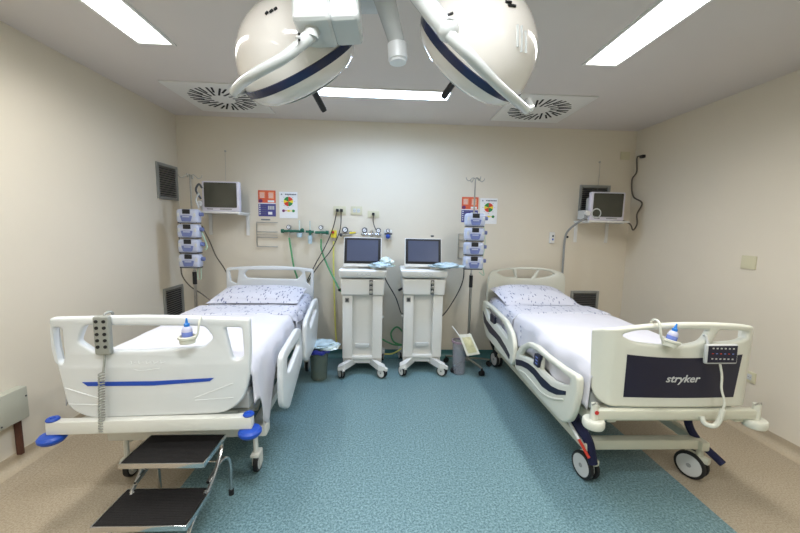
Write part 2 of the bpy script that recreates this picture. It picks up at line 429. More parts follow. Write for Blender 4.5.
# ------------------------------------------------------------------ beds
def castor(parent, x, y, r, m_wheel, m_fork, twin=False, brake=None, top=None, yaw=0, z0=0):
    root = MB(); mx = Matrix.Rotation(yaw, 3, 'Z')
    P = lambda a, b, c: Vector((x, y, z0)) + mx @ Vector((a, b, c))
    off = .025
    root.cyl(P(0, -off, r * 1.9), P(0, -off, top or r * 2.6), r * .22, m_fork)
    w = r * .3
    if twin:
        root.box(P(0, -off * .6, r * 1.75), (w * 1.6, r * 1.5, r * .45), m_fork, r * .12, mx=mx)
        root.box(P(0, -off * .3, r * 1.35), (w * .5, r * .5, r * .9), m_fork, mx=mx)
    else:
        root.box(P(0, -off * .6, r * 2.0), (w * 2.6, r * 1.3, r * .3), m_fork, r * .1, mx=mx)
        for s_ in (-1, 1): root.box(P(s_ * w * 1.15, 0, r * 1.4), (w * .35, r * .8, r * 1.3), m_fork, r * .1, mx=mx)
    o = root.build('castor', parent)
    ax = mx @ Vector((1, 0, 0))
    for s_ in ((-1, 1) if twin else (0,)):
        c = P(s_ * w * .85, .01, r)
        ww = w * (.5 if twin else .75)
        wb = MB()
        wb.lathe([(r * .8, -ww), (r * .97, -ww * .9), (r, -ww * .4), (r, ww * .4), (r * .97, ww * .9), (r * .8, ww)], c, ax, BLACK, 24)
        wb.lathe([(r * .3, -ww * 1.1), (r * .74, -ww * 1.12), (r * .8, -ww * 1.02), (r * .8, ww * 1.02), (r * .74, ww * 1.12), (r * .3, ww * 1.1)], c, ax, m_wheel, 24)
        wb.lathe([(r * .16, -ww * 1.25), (r * .16, ww * 1.25)], c, ax, MGREY, 12)
        wb.build('wheel', o)
    if brake:
        MB().box(P(0, .0 - r * .6, r * 2.1), (w * 2, r * .8, r * .18), brake, r * .05, mx=mx @ Matrix.Rotation(.3, 3, 'X')).build('brake_pedal', o)
    return o

XZ = lambda y: (lambda u, v, w: (u, y + w, v))
# ---- left bed
LB = thing('hospital_bed', 'hospital bed on the left with pearl footboard and blue stripe and blue corner bumpers', 'bed', (-1.143, 1.72, 0), math.radians(2.47), 'hospital beds')
f = lambda pts: [((x - 440) * .00156, 1.062 - (y - 80) * .00172) for x, y in pts]
outer = round_poly(f([(148, 80), (440, 74), (743, 84), (744, 190), (735, 270), (716, 335), (655, 374), (240, 378), (180, 345), (166, 250), (152, 170)]), [.02, .1, .02, .08, .1, .07, .06, .06, .07, .1, .06], 4)
h1 = round_poly(f([(160, 108), (183, 110), (184, 190), (176, 214), (164, 204), (158, 160)]), .012)
h2 = round_poly(f([(248, 102), (604, 106), (630, 140), (600, 168), (440, 176), (268, 178), (226, 148)]), .02)
h3 = round_poly(f([(664, 110), (718, 110), (722, 196), (704, 208), (684, 204)]), .015)
fb = board([outer, h1, h2, h3], .04, .012, XZ(0), BEDW, 'footboard', LB)
g = f
MB().prism(g([(231, 267), (440, 268), (628, 261), (614, 271), (440, 281), (246, 279)]), (-.0225, -.016), BLUE, lambda u, v, w: (u, w, v)).build('blue_stripe', fb)
gr = MB()
for a, b_ in (((186, 333), (300, 338)), ((566, 330), (686, 324)), ((178, 284), (300, 326)), ((566, 322), (686, 280))):
    A, B = g([a])[0], g([b_])[0]; MB().tube([(A[0], -.0185, A[1]), (B[0], -.0185, B[1])], .0042, BEDW, 6).build('moulded_ridge', fb)
em = MB()   # faint relief emblem, tone on tone
for i in range(5):
    A = g([(378 + i * 22, 214)])[0]; em.tube([(A[0], -.0198, A[1] + .012), (A[0] + .004, -.0198, A[1] - .002), (A[0] + .022, -.0198, A[1] + .006)], .0022, BEDW, 5, 3)
A = g([(385, 232)])[0]; em.tube([(A[0], -.0198, A[1]), (A[0] + .04, -.0198, A[1] - .008), (A[0] + .12, -.0198, A[1] + .004)], .0022, BEDW, 5, 4)
em.build('embossed_emblem', fb)
bar = MB().box((0, -.035, .522), (.965, .045, .066), BEDM, .008); bb = bar.build('bumper_bar', LB)
for s_ in (-1, 1): MB().tube([(s_ * .42, -.03, .52), (s_ * .42, .06, .49), (s_ * .39, .2, .47)], .018, BEDM).build('bar_bracket', LB)
for s_ in (-1, 1):
    x = s_ * .462
    MB().lathe([(.0, .0), (.026, .0), (.028, .005), (.024, .012), (.012, .012), (.010, .008), (0, .008)], (x, -.035, .555), (0, 0, 1), BLUE).build('blue_cap', bb)
    MB().lathe([(.02, -.022), (.046, -.020), (.057, -.006), (.057, .006), (.048, .017), (.02, .022)], (x + s_ * .006, -.04, .468), (0, 0, 1), BLUE, 28).build('corner_bumper', bb)
fr = MB()
for s_ in (-1, 1):
    fr.box((s_ * .385, 1.03, .475), (.05, 1.95, .06), BEDM, .008)
    fr.box((s_ * .36, 1.05, .245), (.05, 1.5, .06), BEDM, .008)
for y in (.14, 1.05, 1.98): fr.box((0, y, .475), (.8, .05, .05), BEDM, .006)
fr.build('frame', LB)
for y_ in (.30, 1.80): MB().box((.01, y_, .285), (.90, .085, .07), BEDM, .012).build('cross_member', LB)
lf = MB()
for y0, y1 in ((.55, .85), (1.25, 1.55)):
    for s_ in (-1, 1): MB().cyl((s_ * .3, y0, .27), (s_ * .3, y1, .46), .022, BEDM).build('lift_arm', LB)
MB().cyl((0, .9, .27), (0, 1.3, .45), .03, DGREY).build('lift_actuator', LB)
MB().box((0, 1.05, .585), (.86, 1.96, .10), LGREY, .01).build('deck', LB)
MB().box((0, 1.045, .705), (.86, 1.95, .15), MATTR, .05, 4).build('mattress', LB)
for x, y in ((-.35, .30), (.39, .30), (-.39, 1.8), (.43, 1.8)): castor(LB, x, y, .065, LGREY, BEDM, top=.26)
# headboard
hf = lambda pts: [((x - 373) * .002, 1.075 - (y - 65) * .0020) for x, y in pts]
outer = round_poly(hf([(143, 72), (300, 60), (450, 60), (603, 74), (604, 200), (596, 330), (150, 330), (142, 200)]), [.03, .2, .2, .03, .1, .03, .03, .1])
a1 = round_poly(hf([(160, 88), (208, 82), (196, 158), (166, 145)]), .015)
a2 = round_poly(hf([(236, 104), (256, 82), (530, 82), (546, 100), (514, 132), (250, 126)]), .02)
a3 = round_poly(hf([(555, 88), (590, 92), (584, 168), (566, 150)]), .012)
board([outer, a1, a2, a3], .035, .01, XZ(2.07), BEDW, 'headboard', LB)
# side rails of the left bed (raised on the aisle side)
YZ = lambda x: (lambda u, v, w: (x + w, u, v))
ML0 = WM[LB.name].inverted()
def lp(pts, X, ox=0, oy=0, k=1):
    out = []
    for x, y in pts:
        q = ML0 @ at(ox + x / k, oy + y / k, X=X); out.append((q.y, q.z))
    return out
def rail_left(pts, hole, name):
    return board([round_poly(pts, .05), round_poly(hole, .025)], .036, .011, YZ(.535), BEDW, name, LB)
r1 = rail_left(lp([(279, 358), (281, 352), (298, 328), (302, 329), (303, 361), (287, 409), (279.5, 407), (278.5, 385)], -.628), lp([(284.5, 360), (285.5, 356.5), (299, 338), (300, 346), (288, 371), (284.5, 373)], -.628), 'side_rail')
r2 = rail_left(lp([(303.5, 325), (305, 319), (315, 300), (318.5, 298), (319.5, 313), (316.5, 344), (306, 361), (302.5, 360)], -.662), lp([(307.5, 323), (309, 318), (316, 304.5), (317, 310), (309, 329)], -.662), 'side_rail')
for yy in (.62, 1.35):
    MB().box((.462, yy, .50), (.11, .10, .05), MGREY, .008).build('rail_bracket', LB)

# ---- right bed
RB = thing('hospital_bed', 'hospital bed on the right with cream footboard and dark navy brand panel', 'bed', (1.60, 1.72, 0), math.radians(-.3), 'hospital beds')
def bend(u):
    a, Rb = .345, .07; s_ = 1 if u > 0 else -1; t = abs(u)
    if t <= a: return u, 0.012 * (t / a) ** 2, Vector((0, -1, 0))
    th = min((t - a) / Rb, PI / 3); rest = max(0, t - a - Rb * PI / 3)
    x = a + Rb * math.sin(th) + rest * math.cos(PI / 3); y = .012 + Rb * (1 - math.cos(th)) + rest * math.sin(PI / 3)
    return s_ * x, y, Vector((s_ * math.sin(th), -math.cos(th), 0))
def bframe(u, v, w):
    x, y, n = bend(u); return (x - n.x * w, y - n.y * w, v)
cuts = [s_ * (.345 + .0122 * k) for s_ in (-1, 1) for k in range(0, 11)] + [-.25, -.15, -.05, .05, .15, .25]
outer = round_poly([(-.475, .99), (-.40, 1.015), (-.2, 1.045), (0, 1.058), (.2, 1.056), (.36, 1.045), (.475, 1.015), (.46, .78), (.44, .615), (.40, .587), (-.38, .587), (-.45, .64), (-.465, .78)], [.02, .1, .1, .1, .1, .1, .03, .1, .05, .05, .08, .08, .1])
w1 = round_poly([(-.34, .985), (-.27, 1.012), (-.1, 1.022), (.135, 1.022), (.10, .955), (.02, .935), (-.10, .932), (-.27, .948)], [.02, .03, .05, .02, .03, .05, .05, .04])
w2 = round_poly([(.185, 1.02), (.36, 1.012), (.355, .975), (.30, .955), (.15, .945)], [.015, .025, .02, .03, .015])
fb = board([outer, w1, w2], .042, .013, bframe, CREAM, 'footboard', RB, cuts=cuts)
pn = MB(); N = 24; top = lambda u: .868 + .018 * (u / .33) ** 2
vs = []; u0, u1 = -.305, .335
for k in range(N + 1):
    u = u0 + (u1 - u0) * k / N; ub = u0 + .0 - .0 + (u1 - .03 - u0 + .03) * k / N - .0
    vs += [bframe(u, top(u), -.0225), bframe(u * .965 - .01, .646, -.0225)]
pn.add(vs, [[2 * k, 2 * k + 1, 2 * k + 3, 2 * k + 2] for k in range(N)], NAVY)
navy = pn.build('brand_panel', fb)
text_mesh('stryker', .070, lambda u, v, w: (u + .005, bend(u)[1] - .0235 - w, v * .82 + .752), LGREY, 'lettering', navy, .0006, shear=.25, offset=.0010, width=.19)
bb = MB().box((-.01, -.02, .556), (.90, .04, .052), CREAMM, .008).build('bumper_bar', RB)
for s_ in (-1, 1): MB().box((s_ * .36, .10, .53), (.05, .24, .05), CREAMM, .006).build('bar_bracket', RB)
for s_ in (-1, 1):
    x = -.012 + s_ * .452
    pb = MB().lathe([(.0, -.02), (.05, -.02), (.055, -.008), (.055, .016), (.05, .024), (0, .024)], (x, -.025, .505), (0, 0, 1), CREAM).build('corner_bumper', bb)
    MB().cyl((x, -.025, .525), (x, -.025, .615), .020, CREAM, .018).tube([(x - .018, -.03, .61), (x, -.04, .627), (x + .018, -.03, .61)], .004, STEEL).build('post', pb)
    if s_ < 0: MB().lathe([(0, 0), (.011, 0), (.011, .003), (0, .003)], (x, -.0455, .575), (0, -1, 0), RED).build('warning_sticker', pb)
fr = MB()
for s_ in (-1, 1):
    fr.box((s_ * .40, 1.05, .47), (.045, 1.9, .06), CREAMM, .008)
    fr.box((s_ * .36, 1.02, .245), (.05, 1.75, .055), CREAMM, .008)
for y in (.12, 1.05, 1.95): fr.box((0, y, .47), (.8, .05, .05), CREAMM, .006)
fr.build('frame', RB)
for y_ in (.20, 1.93): MB().box((0, y_, .245), (.76, .06, .06), CREAMM, .008).build('cross_member', RB)
lf = MB()
for y0, y1 in ((.5, .8), (1.3, 1.6)):
    for s_ in (-1, 1): MB().cyl((s_ * .28, y0, .28), (s_ * .28, y1, .46), .022, CREAMM).build('lift_arm', RB)
MB().box((0, 1.0, .36), (.24, .5, .12), MGREY, .02).build('motor_housing', RB)
MB().cyl((.05, .25, .40), (.05, .9, .33), .03, MGREY).build('lift_actuator', RB)
MB().box((0, 1.05, .575), (.84, 1.92, .10), LGREY, .01).build('deck', RB)
MB().box((0, 1.03, .70), (.84, 1.90, .16), MATTR, .055, 4).build('mattress', RB)
cas = []
for x, y in ((-.325, .215), (.362, .215), (-.33, 1.95), (.33, 1.95)): cas.append(castor(RB, x, y, .084, LGREY, CREAMM, twin=True, top=.24, yaw=.45 if x > 0 else .18))
# navy brake levers and the tri-colour strip
MB().tube([(-.40, .28, .44), (-.40, .25, .36), (-.36, .17, .28), (-.335, .14, .15)], .034, NAVYCLOTH, 10, 5, r2=.026).build('brake_cover', cas[0])
st = MB(); pts = [(-.45, .30, .43), (-.44, .26, .36), (-.41, .18, .28), (-.375, .12, .20)]
for k, mm in enumerate((GREENP, PAPER, REDP)): st.tube([pts[k], pts[k + 1]], .009, mm, 6, smooth=False)
st.build('brake_colour_strip', cas[0])
MB().tube([(.30, .22, .47), (.31, .23, .36), (.36, .21, .26), (.43, .10, .17)], .022, NAVYCLOTH, 10, 5).build('brake_lever', RB)
MB().tube([(-.42, 1.90, .44), (-.42, 1.88, .34), (-.37, 1.93, .22), (-.34, 1.92, .12)], .034, BLACK, 8, 5, r2=.022).build('brake_lever', RB)
# headboard of the right bed
hf = lambda pts: [((x - 300) * .00214, 1.115 - (y - 95) * .00214) for x, y in pts]
outer = round_poly(hf([(92, 170), (104, 120), (200, 99), (310, 94), (420, 101), (500, 124), (508, 170), (506, 380), (90, 380)]), [.06, .05, .15, .15, .15, .05, .06, .02, .02])
a1 = round_poly(hf([(136, 126), (160, 113), (224, 108), (236, 148), (180, 148)]), [.02, .03, .01, .01, .05])
a2 = round_poly(hf([(240, 107), (356, 107), (326, 154), (250, 154)]), .012)
a3 = round_poly(hf([(366, 108), (420, 114), (446, 128), (420, 142), (348, 154)]), [.01, .04, .02, .05, .01])
board([outer, a1, a2, a3], .045, .014, XZ(2.07), CREAM, 'headboard', RB)
# side rails of the right bed, aisle side
inv = WM[RB.name].inverted(); XRAIL = 1.11
def rp(pts, ox=0, oy=0, k=1):
    out = []
    for x, y in pts:
        q = inv @ at(ox + x / k, oy + y / k, X=XRAIL); out.append((q.y, q.z))
    return out
YZr = lambda u, v, w: (-.492 + w, u, v)
def rail_right(outl, ro, holes, rh, stripe, name):
    o = board([round_poly(outl, ro)] + [round_poly(h, rh) for h in holes], .042, .013, YZr, CREAM, name, RB)
    MB().prism(stripe, (-.5162, -.510), NAVY, lambda u, v, w: (w, u, v)).build('navy_stripe', o)
    return o
ft = rp([(88, 200), (92, 125), (115, 85), (160, 62), (205, 82), (260, 130), (340, 190), (435, 248), (432, 330), (408, 440), (385, 488), (345, 494), (230, 370), (120, 240)], 500, 330, 5.33)
fh = rp([(116, 135), (135, 103), (165, 92), (205, 112), (260, 160), (330, 210), (392, 262), (384, 292), (340, 290), (290, 268), (240, 225), (190, 165), (150, 145)], 500, 330, 5.33)
fs = rp([(96, 155), (130, 162), (165, 178), (200, 205), (235, 247), (290, 298), (330, 317), (371, 326), (370, 346), (320, 345), (280, 328), (240, 300), (195, 240), (160, 208), (130, 193), (97, 186)], 500, 330, 5.33)
o1 = rail_right(ft, .03, [fh], .02, fs, 'side_rail')
sh = rp([(118, 215), (150, 235), (190, 280), (235, 330), (290, 362), (360, 372)], 500, 330, 5.33)
MB().tube([(-.5135, u, v) for u, v in sh], .007, CREAM, 6, 4).build('moulded_ridge', o1)
pad = rp([(204, 122), (236, 140), (222, 202), (197, 182)], 500, 330, 5.33)
pd = MB().prism(round_poly(pad, .01), (-.520, -.50), NAVY, lambda u, v, w: (w, u, v)).build('control_pad', o1)
c_ = Vector((0, 0, 0)); ym = sum(p[0] for p in pad) / 4; zm = sum(p[1] for p in pad) / 4
kb = MB()
for j in range(3): kb.box((-.5205, ym, zm + .022 - j * .022), (.002, .035, .008), LABEL_)
kb.build('keys', pd)
MB().box((-.492, ym - .035, zm - .005), (.024, .024, .11), CREAM, .006).build('strut', o1)
ht = rp([(72, 60), (78, 55), (130, 95), (200, 165), (232, 235), (242, 300), (240, 385), (226, 402), (160, 330), (90, 245), (70, 150)], 470, 290, 5.33)
hh = rp([(90, 95), (110, 98), (180, 170), (206, 220), (212, 262), (190, 240), (150, 185), (110, 160)], 470, 290, 5.33)
hs = rp([(76, 110), (95, 160), (130, 205), (170, 250), (200, 300), (222, 345), (220, 368), (190, 320), (150, 262), (110, 225), (82, 170)], 470, 290, 5.33)
o2 = rail_right(ht, .03, [hh], .015, hs, 'side_rail')
pk = rp([(118, 125), (143, 148), (140, 182), (118, 165)], 470, 290, 5.33)
MB().prism(pk, (-.52, -.50), NAVY, lambda u, v, w: (w, u, v)).build('control_pad', o2)
for yy in (.5, 1.5): MB().box((-.445, yy, .47), (.07, .12, .05), MGREY, .008).build('rail_bracket', RB)
# far side rails (wall side), plain raised panels seen past the foot
for yy in (.55, 1.45): MB().box((.46, yy, .50), (.035, .7, .16), CREAM, .015).build('side_rail', RB)

# ------------------------------------------------------------------ bedding
def cloth(x0, x1, y0, y1, z, hangL, hangR, m, nx=34, ny=60, r=.05, amp=.004, seed=0, thick=.004, foot=0, hump=0):
    """sheet over a mattress: hangL/hangR(y) give how far it drops on either side"""
    mb = MB(); vs = []
    def prof(x, hang, side, k):       # k 0..1 down the side
        pass
    nh = 12; cols = None
    for j in range(ny + 1):
        y = y0 + (y1 - y0) * j / ny; row = []
        hl, hr = hangL(y), hangR(y)
        for i in range(nh, 0, -1):
            s_ = i / nh * hl
            if s_ < r * 1.57: a = s_ / r; row.append((x0 + r - r * math.sin(a), z - r + r * math.cos(a), s_))
            else: row.append((x0 - .006 - .03 * (s_ / (hl + .01)) * (.5 + .5 * math.sin(y * 23 + seed)), z - r - (s_ - r * 1.57), s_))
        for i in range(nx + 1): row.append((x0 + r + (x1 - x0 - 2 * r) * i / nx, z, 0))
        for i in range(1, nh + 1):
            s_ = i / nh * hr
            if s_ < r * 1.57: a = s_ / r; row.append((x1 - r + r * math.sin(a), z - r + r * math.cos(a), s_))
            else: row.append((x1 + .006 + .03 * (s_ / (hr + .01)) * (.5 + .5 * math.sin(y * 23 + seed)), z - r - (s_ - r * 1.57), s_))
        cols = len(row)
        for (x, zz, s_) in row:
            n1 = noise.noise(Vector((x * 3 + seed, y * 3, seed))) * amp * 2 + noise.noise(Vector((x * 9, y * 6 + seed, 1))) * amp
            zz2 = zz + (n1 if s_ < .05 else n1 * .3)
            if foot and y < y0 + foot: k = 1 - (y - y0) / foot; zz2 -= (1 - math.sqrt(max(0, 1 - k * k))) * foot * (1 if s_ < .05 else .3)
            if hump: zz2 += hump * math.sin(PI * min(1, max(0, (y - y0) / (y1 - y0))))
            vs.append((x + (n1 if s_ >= .05 else 0), y, zz2))
    fs = [[j * cols + i, j * cols + i + 1, (j + 1) * cols + i + 1, (j + 1) * cols + i] for j in range(ny) for i in range(cols - 1)]
    mb.add(vs, fs, m); return mb
def place(mb, M, name, label, cat, group, sharp=80):
    mb.v = [M @ v for v in mb.v]; o = single(mb, name, label, cat, group=group, sharp=sharp); 
    sol = o.modifiers.new('thickness', 'SOLIDIFY'); sol.thickness = .004; sol.offset = 1
    return o
ML, MR = WM[LB.name], WM[RB.name]
def sstep(a, b, x): t = min(1, max(0, (x - a) / (b - a))); return t * t * (3 - 2 * t)
place(cloth(-.435, .435, .95, 2.03, .786, lambda y: .22, lambda y: .22, PRINT, seed=3), ML, 'fitted_sheet', 'sprig printed sheet at the head of the left bed', 'sheet', 'printed fitted sheets')
hr = lambda y: .24 + .30 * sstep(.08, .2, y) * (1 - sstep(.30, .42, y)) * (1 - .25 * abs(math.sin(y * 20)))
place(cloth(-.442, .442, .045, 1.10, .797, lambda y: .22, hr, SHEET, seed=5, foot=.06, amp=.005), ML, 'top_sheet', 'plain white top sheet on the left bed with a corner hanging over the edge', 'sheet', 'plain white top sheets')
place(cloth(-.425, .425, 1.0, 2.0, .784, lambda y: .27, lambda y: .2, PRINT, seed=8), MR, 'fitted_sheet', 'sprig printed sheet at the head of the right bed', 'sheet', 'printed fitted sheets')
place(cloth(-.432, .432, .06, 1.28, .795, lambda y: .27, lambda y: .2, SHEET, seed=11, foot=.06, amp=.005), MR, 'top_sheet', 'plain white top sheet drawn smoothly over the right bed', 'sheet', 'plain white top sheets')
def folded(M, x0, x1, y0, y1, z, seed, label):
    mb = cloth(x0, x1, y0, y1, z, lambda y: .15, lambda y: .15, PRINT, ny=24, seed=seed, amp=.003, foot=.012)
    place(mb, M, 'folded_sheet', label, 'sheet', 'folded printed sheets')
folded(ML, -.448, .448, 1.06, 1.36, .806, 21, 'folded sprig printed sheet across the left bed below its pillow')
folded(MR, -.438, .438, 1.20, 1.50, .804, 25, 'folded sprig printed sheet across the right bed below its pillow')
def pillow(M, cx, cy, z, w, d, h, label, rz=0, seed=0, tilt=0):
    mb = MB(); nx, ny = 30, 20; top = []; bot = []
    for j in range(ny + 1):
        for i in range(nx + 1):
            u = -1 + 2 * i / nx; v = -1 + 2 * j / ny
            e = (max(0, 1 - abs(u) ** 3.4)) ** .6 * (max(0, 1 - abs(v) ** 3.4)) ** .6
            x = u * w / 2 * (1 - .05 * (1 - v * v) * 0 + .03 * v * v); y = v * d / 2 * (1 + .05 * u * u)
            n1 = noise.noise(Vector((u * 2.2 + seed, v * 2, 0))) * .014 * e
            top.append((x, y, h * .68 * e + n1 + h * .3)); bot.append((x, y, h * .3 - h * .3 * e))
    n = (nx + 1) * (ny + 1); fs = []
    for j in range(ny):
        for i in range(nx):
            a = j * (nx + 1) + i; fs.append([a, a + 1, a + nx + 2, a + nx + 1]); fs.append([n + a, n + a + nx + 1, n + a + nx + 2, n + a + 1])
    mb.add(top + bot, fs, PRINTP)
    T_ = M @ Matrix.Translation((cx, cy, z)) @ Matrix.Rotation(rz, 4, 'Z') @ Matrix.Rotation(tilt, 4, 'X')
    mb.v = [T_ @ v for v in mb.v]
    o = single(mb, 'pillow', label, 'pillow', group='pillows in printed cases', sharp=180)
    wl = o.modifiers.new('weld', 'WELD'); wl.merge_threshold = .002
pillow(ML, .0, 1.70, .80, .80, .46, .11, 'sprig printed pillow at the head of the left bed', seed=2, tilt=.12)
pillow(MR, -.06, 1.76, .805, .72, .50, .13, 'sprig printed pillow at the head of the right bed', seed=9, rz=.02, tilt=.14)

# ------------------------------------------------------------------ hand controls and gel bottles
t = thing('hand_control', 'grey ten-button bed hand control hooked over the left footboard', 'remote control', ML @ Vector((-.205, -.033, .925)), math.radians(2.47))
body = MB().box((0, 0, .055), (.072, .03, .19), REMOTE, .012, 3).build('body', t)
for i in range(2):
    for j in range(5):
        MB().cyl((-.017 + i * .034, -.0145, .126 - j * .031), (-.017 + i * .034, -.0185, .126 - j * .031), .008, BLACK, n=14).build('button', body)
MB().tube([(0, .014, .13), (0, .02, .155), (0, .06, .155), (0, .072, .14)], .006, REMOTE).build('hook', t)
cb = MB().tube([(0, 0, -.04), (-.004, -.002, -.09), (-.008, -.006, -.125)], .005, REMOTE)
P_ = []
for k in range(22 * 12 + 1):
    a = 2 * PI * k / 12; zz = -.125 - .30 * k / (22 * 12); sw = -.008 - .020 * (k / 264)
    P_.append((sw + .011 * math.cos(a), -.018 + .011 * math.sin(a) * 1, zz))
cb.tube(P_, .0035, REMOTE, 5, smooth=False)
cb.build('coiled_cord', t)

def gel(M, x, y, z, tilt, label):
    base = M @ Vector((x, y, z))
    t = thing('gel_bottle', label, 'bottle', base, group='gel bottles in footboard holders')
    ax = Vector((math.sin(tilt), 0, math.cos(tilt)))
    b = MB().lathe([(0, 0), (.024, 0), (.027, .006), (.027, .055), (.022, .07), (.012, .078), (0, .078)], (0, 0, 0), ax, VIAL).build('bottle_body', t)
    MB().lathe([(.0275, .02), (.0276, .021), (.0276, .045), (.0275, .046)], (0, 0, 0), ax, LABEL_, cap=False).build('label_band', b)
    MB().lathe([(0, .072), (.015, .072), (.015, .09), (.009, .094), (.005, .115), (.004, .122), (0, .122)], (0, 0, 0), ax, CYAN, 18).build('cap', t)
    t.scale = (.86, .86, .86)
    return t
def holder(M, x, y, z, tilt, label, rz):
    t = thing('bottle_holder', label, 'holder', M @ Vector((x, y, z)), rz, group='cream bottle holders')
    ax = Vector((math.sin(tilt), 0, math.cos(tilt)))
    MB().lathe([(.028, -.012), (.034, -.010), (.036, .010), (.042, .014), (.042, .024), (.033, .026), (.031, .012), (.0, -.002)], (0, 0, 0), ax, CREAM, cap=True).build('cup', t)
    return t
h_ = holder(ML, .19, -.052, .955, 0, 'cream ring holder clipped to the left footboard rail', math.radians(2.47))
MB().tube([(.036, 0, .01), (.05, .0, .04), (.055, .004, .085), (.052, .03, .106), (.045, .068, .10), (.04, .078, .08)], .005, CREAM).build('clip', h_)
gel(ML, .19, -.052, .963, 0, 'gel bottle with blue nozzle cap on the left footboard')
h_ = holder(MR, -.115, -.055, .955, .25, 'cream ring holder clipped to the right footboard rail', math.radians(-1))
MB().tube([(-.03, 0, .0), (-.05, .0, .04), (-.055, .006, .085), (-.055, .025, .115), (-.05, .068, .11), (-.045, .08, .08)], .006, CREAM).build('clip', h_)
gel(MR, -.115, -.055, .962, .25, 'tilted gel bottle with blue nozzle cap on the right footboard')

# touch pad with loose cord on the right footboard
t = thing('control_panel', 'navy touch control panel hooked on the right footboard with hanging cord', 'control panel', MR @ Vector((.170, -.05, .848)), math.radians(-3))
bd = MB().box((0, 0, .055), (.168, .022, .106), LGREY, .012, 3, mx=Matrix.Rotation(-.03, 3, 'Y')).build('housing', t)
MB().box((0, -.0115, .057), (.150, .003, .090), NAVY, .001, 1, mx=Matrix.Rotation(-.03, 3, 'Y')).build('touch_face', bd)
ic = MB()
for i in range(6):
    for j, mm in enumerate((LGREY, LABEL_ if i % 2 else REDP, LGREY)):
        ic.box((-.052 + i * .021, -.0135, .088 - j * .028 + .0), (.009, .001, .007 if j != 1 else .004), mm)
ic.build('icons', bd)
MB().tube([(-.06, .012, .1), (-.06, .03, .14), (-.06, .045, .14)], .006, LGREY).build('hook', bd)
MB().tube([(0, -.005, 0), (.012, -.01, -.06), (.010, -.02, -.13), (.02, -.035, -.19), (.012, -.04, -.23)], .0055, CREAM).tube([(.012, -.04, -.23), (.0, -.04, -.29), (-.02, -.035, -.325), (-.055, -.02, -.32), (-.062, -.005, -.29)], .0125, CREAM).build('cord', t)

# ------------------------------------------------------------------ step stool
ST = thing('step_stool', 'two-tier chrome step stool with black ribbed treads at the foot of the left bed', 'step stool', (-1.04, 1.62, 0))
def step(cx, cy, z, w, d):
    s_ = MB()
    for k in (-1, 1):
        s_.box((cx + k * w / 2, cy, z - .012), (.006, d + .006, .026), CHROME, .002); s_.box((cx, cy + k * d / 2, z - .012), (w, .006, .026), CHROME, .002)
    s_.box((cx, cy, z - .018), (w, d, .008), STEEL)
    o = s_.build('step_frame', ST)
    tr = MB().box((cx, cy, z - .006), (w - .012, d - .012, .014), TREAD, .002)
    for i in range(22): tr.box((cx, cy - d / 2 + .012 + i * (d - .024) / 21, z + .0015), (w - .02, .004, .002), TREAD)
    tr.build('tread', o)
step(.01, .05, .40, .385, .225)
step(-.012, -.09, .205, .405, .22)
for s_ in (-1, 1):
    x = s_ * .175
    lg = MB().tube([(x, .155, .385), (x + s_ * .012, .15, .33), (x + s_ * .012, .06, .24), (x + s_ * .005, -.03, .185)], .0095, CHROME, 10).build('side_tube', ST)
    lg = MB().tube([(x, .02, .235), (x + s_ * .004, .15, .255), (x + s_ * .015, .205, .235), (x + s_ * .02, .22, .18), (x + s_ * .02, .225, .02)], .0095, CHROME, 10).build('leg', ST)
    MB().cyl((x + s_ * .02, .225, 0), (x + s_ * .02, .225, .03), .014, BLACK).build('rubber_foot', lg)
    lg = MB().tube([(x, .0, .205), (x, -.10, .165), (x, -.165, .12), (x, -.185, .02)], .0095, CHROME, 10).build('leg', ST)
    MB().cyl((x, -.185, 0), (x, -.185, .03), .014, BLACK).build('rubber_foot', lg)
MB().cyl((-.175, .15, .255), (.175, .15, .255), .007, CHROME).build('cross_bar', ST)

# ------------------------------------------------------------------ ventilators
V = thing('ventilator', 'left ventilator trolley with dark screen and white cabinet beside the left bed', 'ventilator', (-.21, 3.45, 0), group='ventilator trolleys')
b = MB()
b.box((0, .22, .50), (.39, .31, .68), LGREY, .012)
for s_ in (-1, 1): b.box((s_ * .152, .015, .51), (.10, .05, .66), WHITEP, .008)
b.box((0, .045, .51), (.21, .02, .66), WHITEP, .002)
b.box((0, .02, .185), (.24, .05, .035), WHITEP, .01)
cab = b.build('cabinet', V)
MB().box((0, .012, .31), (.14, .026, .042), LGREY, .006).build('drawer_pull', cab)
MB().box((-.155, -.012, .79), (.042, .003, .048), MGREY).box((-.155, -.0138, .79), (.026, .001, .030), DGREY).build('badge', cab)
for s_ in (-1, 1): MB().sphere((s_ * .205, .14, .58), .016, WHITEP).build('side_knob', cab)
MB().box((0, .17, .925), (.445, .40, .165), WHITEP, .02, 3, taper=(.96, 1)).build('valve_housing', V)
vh = bpy.data.objects['valve_housing']
MB().box((.085, -.031, .925), (.034, .006, .15), DGREY, .002).build('port_strip', vh)
for k in range(3): MB().lathe([(0, 0), (.017, 0), (.017, .014), (.011, .018), (.009, .008), (0, .008)], (.085, -.032, .972 - k * .047), (0, -1, 0), STEEL, 16).build('gas_port', vh)
tr = MB().box((0, .165, 1.062), (.495, .45, .085), WHITEP, .03, 3, taper=(.93, .95)).build('top_tray', V)
P_ = []
hn = MB()
for k in range(3): hn.tube([(-.03 + k * .045 + .022 * math.cos(a / 8 * 2 * PI), -.0585 + .003, 1.062 + .011 * math.sin(a / 8 * 2 * PI)) for a in range(9)], .0025, LGREY, 5, 1)
hn.build('handle_emblem', tr)
MB().box((.01, .14, 1.125), (.13, .10, .05), WHITEP, .015).build('screen_neck', V)
scx = Matrix.Rotation(math.radians(-12), 3, 'X'); sc0 = Vector((-.008, .09, 1.268))
